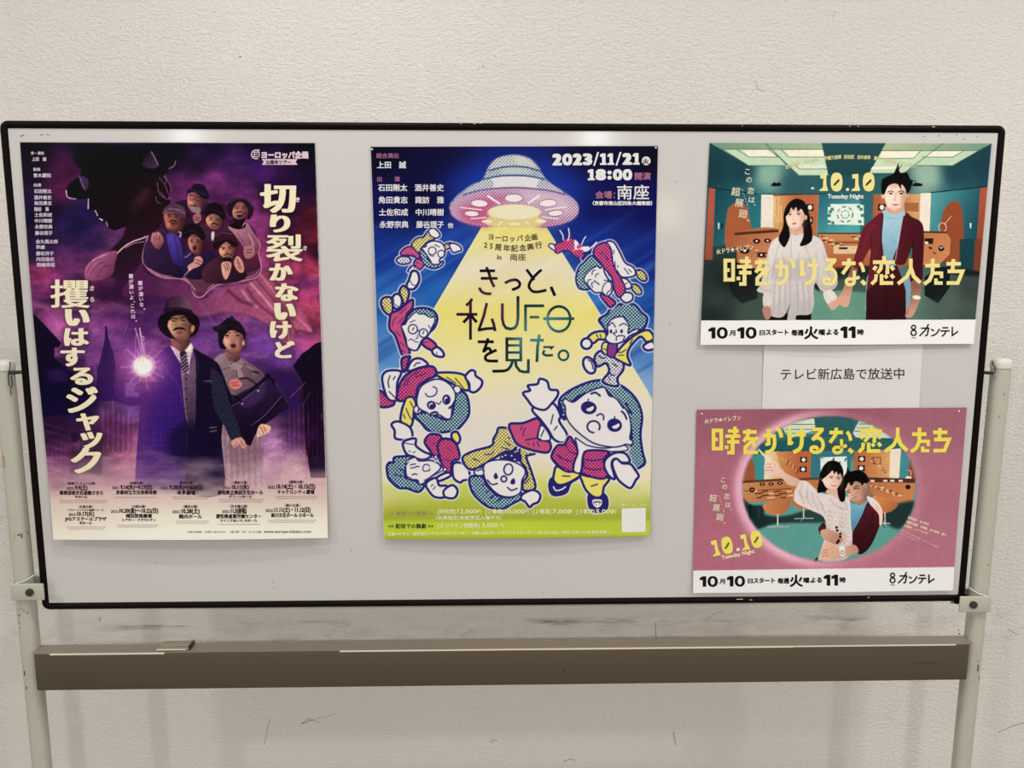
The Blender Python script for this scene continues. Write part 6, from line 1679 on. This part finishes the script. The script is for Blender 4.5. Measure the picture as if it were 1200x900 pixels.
for i in range(22): P.poly([(15 + (i * 47) % 190, 440 + (i * 31) % 60), (28 + (i * 47) % 190, 440 + (i * 31) % 60), (28 + (i * 47) % 190, 451 + (i * 31) % 60), (15 + (i * 47) % 190, 451 + (i * 31) % 60)], (46, 120, 120), .85, False)
P.poly("276 392 560 380 552 606 272 606", lg(1000, 540, (194, 96, 54), 1045, 540, (210, 156, 92)), 1, False); P.poly("556 378 642 368 624 606 548 606", (228, 210, 186), 1, False); P.poly("640 366 720 400 715 610 624 610", (60, 144, 150), 1, False); P.poly("705 480 730 440 752 520 748 612 700 612", (164, 74, 44))
for x, y in ((332, 452), (328, 525)): P.poly([(x - 26, y - 22), (x + 28, y - 22), (x + 28, y + 22), (x - 26, y + 22)], (30, 30, 32), 1, False); P.ell(x, y, 17, 16, (222, 222, 214))
P.line("420 440 480 440 480 490 424 490", .8, (120, 50, 30), False, True)
for i in range(12): P.line([(400 + (i * 41) % 150, 450 + (i * 37) % 130), (418 + (i * 41) % 150, 450 + (i * 37) % 130)], 1.0, (230, 190, 130) if i % 2 else (130, 60, 36), a=.8)
P.line("700 540 716 550 714 580", .8, (236, 210, 170)); P.poly("680 590 715 590 720 612 676 612", (230, 220, 200))
# consoles, chairs, floor
P.zoom(810, 470, 7.5)
P.poly("440 700 820 680 1120 676 1120 720 1120 860 700 880 500 895 450 860", lg(870, 565, (204, 134, 84), 900, 590, (196, 114, 62)), 1, False); P.poly("440 700 820 680 1120 674 1120 690 820 700 442 722", (120, 66, 44), 1, False); P.line("470 790 880 768", .9, (130, 70, 40))
for (x, y) in ((625, 732), (700, 730), (780, 722), (535, 780)): P.ell(x, y, 24, 14 if y < 770 else 22, (52, 36, 30)); P.ell(x, y, 8, 5, (224, 206, 180))
for i in range(30): P.line([(560 + (i * 53) % 330, 790 + (i * 19) % 75), (576 + (i * 53) % 330, 788 + (i * 19) % 75)], 1.2, (54, 36, 30) if i % 3 else (236, 210, 160), a=.9)
P.zoom(960, 470, 6.667)
P.poly("370 600 750 612 748 700 722 795 600 800 400 740", lg(1030, 562, (196, 112, 64), 1050, 590, (208, 122, 68)), 1, False); P.poly("380 596 752 606 750 640 384 632", (110, 58, 40), 1, False)
for i in range(26): P.line([(400 + (i * 61) % 230, 665 + (i * 23) % 90), (420 + (i * 61) % 230, 664 + (i * 23) % 90)], 1.2, [(232, 204, 150), (70, 40, 30), (226, 170, 110)][i % 3], a=.9)
for x in (400, 500, 555, 620): P.poly([(x, 615), (x + 34, 617), (x + 30, 632), (x, 630)], (236, 226, 210), .9, False)
P.ell(694, 672, 20, 18, (36, 32, 34))
P.zoom(810, 570, 6.923)
P.poly("410 100 480 150 590 160 600 230 760 240 1000 180 1100 230 1100 290 700 300 480 345", lg(880, 595, (26, 48, 54), 950, 610, (44, 78, 78)), .9, blur=1.0, own=False); P.line("545 160 545 250", 2, (40, 80, 90)); P.line("482 150 470 330", 2.2, (20, 44, 50))
P.poly("580 160 640 125 805 95 800 150 770 205 690 232 620 215", lg(895, 590, (214, 128, 72), 925, 600, (190, 104, 54))); P.poly("815 130 880 110 960 120 968 178 900 185 840 165", (196, 108, 60))
P.line("702 230 702 330", 1.5, (214, 206, 190)); P.line("620 328 790 326", 1.1, (170, 178, 160)); P.line("680 345 720 312", 1.1, (120, 130, 118)); P.line("912 180 912 262", 1.3, (206, 200, 184)); P.line("840 262 990 258", 1.0, (170, 178, 160)); P.line("890 280 930 244", 1, (120, 130, 118))
P.zoom(950, 570, 6.667)
P.poly("540 190 700 130 820 130 700 330 540 250", (36, 62, 66), .9, blur=1.2, own=False); P.poly("470 92 600 90 680 130 660 175 600 205 540 200", lg(1030, 585, (214, 128, 74), 1045, 600, (190, 104, 54))); P.line("580 205 582 300", 1.3, (200, 196, 180)); P.line("552 285 620 290", 1, (200, 196, 176)); P.line("560 290 580 322", 1, (110, 70, 50))
# man
P.part('printed_person')
P.zoom(920, 530, 6.667)
P.poly("260 600 300 548 320 600 285 645", (110, 26, 42)); P.poly("215 865 265 815 290 865", (100, 20, 36))
P.poly("498 400 560 402 640 355 655 400 560 560 528 625 500 520", lg(1000, 590, (108, 168, 194), 1000, 620, (74, 132, 164)))
P.poly("648 388 702 430 748 520 705 660 645 762 575 795 525 705 530 625 590 520", lg(1020, 590, (122, 32, 48), 1030, 640, (84, 16, 30))); P.line("650 395 590 520 535 625", .9, (54, 20, 40)); P.line("690 460 660 580 600 680", 1.4, (80, 14, 28), a=.7, blur=.4)
P.poly("600 340 640 300 652 360 600 410 560 400", (176, 122, 98))
P.poly("468 262 520 222 600 238 636 255 645 300 602 372 562 398 512 372 482 312", lg(990, 570, (222, 172, 144), 1015, 575, (190, 134, 108))); P.ell(628, 262, 12, 24, (204, 150, 124), 1, 15)
modelling(P, 470, 225, 642, 396, (120, 70, 54), (242, 200, 172), .4)
P.poly("452 252 458 190 478 160 488 112 505 150 560 140 622 160 652 210 640 245 620 240 600 262 588 238 545 228 520 262 505 232 490 245 472 285", (18, 16, 18)); P.line("500 232 520 260 530 240", .9, (20, 16, 18))
P.line("535 278 560 264 580 266", 1, (44, 28, 26)); P.line("485 305 500 296", 1, (44, 28, 26)); P.line("540 290 560 280 575 284", 1.1, (44, 28, 26)); P.line("490 318 506 312", 1.1, (44, 28, 26)); P.line("515 300 522 338 535 336", .6, (170, 112, 90)); P.line("525 362 545 352 562 346", 1.1, (180, 96, 92))
# woman
P.part('printed_person')
P.poly("640 345 690 360 728 395 762 462 756 560 738 566 732 490 695 440 660 400", lg(1018, 585, (222, 208, 200), 1032, 605, (232, 192, 168))); P.line("715 405 740 455", .6, (190, 140, 120)); P.line("700 415 725 460", .6, (190, 140, 120))
P.zoom(810, 470, 7.5)
P.poly("585 425 600 424 640 462 700 518 742 532 785 590 840 640 985 708 920 745 850 735 800 682 720 645 665 636 642 602 640 580 655 535 690 545 650 500", lg(900, 535, (240, 206, 186), 920, 565, (208, 164, 142))); P.line("650 590 690 580 715 590", .7, (170, 116, 98)); P.line("650 615 690 605 720 615", .7, (170, 116, 98)); P.line("655 560 680 552 700 570", .7, (180, 126, 106)); P.line("700 545 735 560 740 590", .6, (180, 126, 106))
P.zoom(920, 530, 6.667)
P.poly("132 222 180 235 240 290 300 325 400 330 480 345 508 400 512 520 525 700 480 830 268 868 275 780 300 700 325 610 300 505 200 452 82 392 72 320 95 262", lg(950, 570, (214, 198, 194), 985, 650, (206, 192, 184), (188, 172, 166)))
for s_ in ("140 240 120 320 150 400", "180 260 170 350 210 430", "210 320 230 400 260 450", "100 300 140 350 180 350", "250 340 290 420 310 480", "240 420 280 400 300 440", "440 350 480 420 500 500", "350 360 400 420 470 450"): P.line(s_, 1.0, (150, 134, 134), a=.6, blur=.4)
for i in range(40): P.ell(310 + (i * 47) % 190, 440 + (i * 61) % 280, 7, 6, (164, 148, 142) if i % 2 else (228, 218, 210), .8)
P.line("500 350 505 520 520 690", 1.2, (226, 216, 210), a=.8)
P.poly("252 315 262 240 275 160 310 95 362 64 425 82 455 145 452 220 470 300 468 372 440 388 412 355 400 330 300 312", (30, 20, 20)); P.poly("335 290 400 280 412 330 420 370 370 335 320 312", (214, 170, 148))
P.poly("296 205 345 138 400 140 442 175 442 228 405 285 375 302 325 278 298 235", lg(968, 555, (244, 208, 188), 990, 570, (222, 176, 154))); P.ell(288, 205, 11, 18, (222, 174, 150))
modelling(P, 298, 140, 444, 300, (160, 108, 92), (254, 228, 212), .38)
P.poly("280 215 290 130 340 82 420 95 450 150 446 195 430 165 415 182 400 150 385 172 372 142 352 160 320 190 300 205", (32, 22, 22)); P.poly("330 110 360 95 352 140 330 160", (74, 52, 44), .5, blur=.6)
P.line("345 192 362 186 378 190", .7, (60, 40, 36)); P.line("400 196 416 192 432 198", .7, (60, 40, 36)); P.ell(362, 200, 11, 4, (40, 24, 22)); P.ell(416, 206, 10, 4, (40, 24, 22)); P.line("392 205 394 232 386 236", .6, (196, 146, 124)); P.line("362 258 380 264 402 258", 1.2, (196, 96, 92))
P.part('printed_person')
# his arms round her waist
P.poly("275 622 312 600 390 620 430 650 452 692 405 722 355 705 305 680", lg(965, 622, (206, 152, 124), 985, 635, (176, 118, 94))); P.poly("268 802 292 752 300 720 345 700 430 752 540 722 572 782 480 812 400 832 300 836", lg(965, 640, (220, 168, 140), 1000, 650, (190, 134, 108)))
for s_ in ("430 640 470 650 480 665", "430 665 475 680", "430 690 470 705"): P.line(s_, 1.6, (206, 152, 124))
for s_ in ("290 770 330 765", "284 790 330 785", "290 812 340 806"): P.line(s_, .7, (150, 96, 76))
for x, y in ((402, 588), (408, 612), (432, 636), (432, 660), (420, 690), (408, 705)): P.ell(x, y, 11, 10, (34, 28, 26))
P.poly("425 740 460 738 470 800 432 806", (226, 222, 214)); P.ell(448, 782, 17, 17, (206, 204, 198)); P.line(circ(448, 782, 15, 15, 0, 12), .7, (90, 88, 84), True, True)
develop(P, .45, .42, .08, .86)
P.clip = None
P.part(None)
P.zoom(0, 0, 1)
P.poly([(806, 668.8), (1125, 664.3), (1125, 700), (806, 704)], (246, 243, 242), 1, False)
P.line([(816.6, 479.4), (1134, 476.8)], 1.2, (226, 214, 214), False); P.line([(1133.6, 477), (1117, 692)], .9, (216, 210, 210), False)  # light caught on the sheet's white edge, drawn as pale lines
f4 = lambda x, y: (833.7 + (x - 847.5) * .993, 500 + (y - 300.6) * .95 - .0054 * (x - 847.5))
drama_title(P, f4, (248, 230, 92))
strip(P, 810.4, 662.6, 3.75 / .94, -.009)
t_ = dated(P, 831.4, 633.6, .93, -11.5, (248, 232, 110), (96, 96, 64))
poly_t(P, 'date_lettering', circ(864.9, 644, 2.0, 2.0, 0, 12), (252, 236, 200))
P.zoom(810, 570, 6.923)
txt(P, 'date_lettering', 'Tuesday Night', 250, 592, 42, (250, 232, 190), w=270, bold=3, rot=-11.5)
tagline(P, (('の', 270, 22), ('恋', 288, 100), ('は', 298, 168), ('、', 325, 192)), 50)
tagline(P, (('超', 175, 118), ('展', 202, 195), ('廻', 230, 272), ('。', 270, 300)), 62)
for i, ch in enumerate('ちょうてんかい'): txt(P, 'tagline_lettering', ch, 222 + i * 7, 88 + i * 24, 18, (246, 232, 170), rot=6)
P.zoom(810, 470, 7.5)
tagline(P, (('こ', 278, 712),), 54)
txt(P, 'slot_lettering', '火ドラ★イレブン', 120, 196, 46, (244, 232, 214), w=320, bold=2, rot=-6)
P.zoom(950, 570, 6.667)
CR = (250, 228, 190)
for s_, x, y, w, z, c in (('吉岡里帆　永山瑛太', 757, 248, 175, 20, CR), ('伊藤万理華　西垣匠　田中真琴　夏子', 745, 282, 330, 20, CR), ('石田剛太　シソンヌじろう', 728, 310, 200, 18, CR), ('脚本 上田誠　音楽 青木慶則　プロデュース 岡光寛子', 706, 345, 320, 12, (240, 206, 196)), ('制作協力 ヨーロッパ企画　制作著作 カンテレ', 695, 366, 160, 11, (236, 200, 194))):
    txt(P, 'cast_list', s_, x, y, z, c, w=w, rot=19 if z > 14 else 25, bold=1.2 if z > 14 else .5)
P.zoom(0, 0, 1)
root = empty('drama_poster', (at(970, 585, 0)[0], 0, at(970, 585, 0)[2]))
tag(root, 'pink drama poster with an embracing couple in a round picture, below the note', 'poster')
P.build(root, print_material('drama_print_lower', .34, .04), 2.0)

# ------------------------------------------------------------------ the white note between them
def dispn(s, t):
    return .0012 + .0016 * np.sin(np.pi * s) * np.clip(1 - abs(t - .5) * 2, 0, 1) + .0005 * np.sin(9 * s + 5 * t)

P = Print([(895.6, 388), (1082.6, 388), (1076.6, 489), (892.6, 489)], dispn, k=1.5, seed=41)
P.im[:] = (230, 222, 220)
P.wash((P.noise(26, 3) - .5) * .5, (216, 208, 208))
P.zoom(880, 395, 5.4545)
txt(P, 'note_lettering', 'テレビ新広島で放送中', 192, 268, 78, (38, 36, 38), w=788, bold=1.4, rot=-.4, res=4)
P.zoom(0, 0, 1)
root = empty('paper_note', (at(987, 440, 0)[0], 0, at(987, 440, 0)[2]))
tag(root, 'white sheet of paper with one printed line of black writing between the two drama posters', 'paper note')
P.build(root, print_material('note_paper', .6, .3), .6)

# ------------------------------------------------------------------ pins at the poster corners
M_PINHEAD = plain('white_pin_head', rgb(226, 222, 214), .35)
for x, y, lab in ((436, 175, 'tiny white pin at the upper left corner of the blue poster'), (768.6, 173, 'tiny white pin at the upper right corner of the blue poster'),
                  (822.5, 485, 'tiny white pin at the upper left corner of the pink poster'), (1124, 482, 'tiny white pin at the upper right corner of the pink poster')):
    p = at(x, y, PANEL_Y - .0035)
    bm = bmesh.new()
    add_cyl(bm, (p[0], PANEL_Y - .0010, p[2]), (p[0], PANEL_Y - .0036, p[2]), .0012, 12)
    add_cyl(bm, (p[0], PANEL_Y - .0036, p[2]), (p[0], PANEL_Y - .0050, p[2]), .0018, 14, .0011)
    tag(obj('corner_pin', bm, M_PINHEAD, None, smooth=40), lab, 'pin', 'pins at the poster corners')
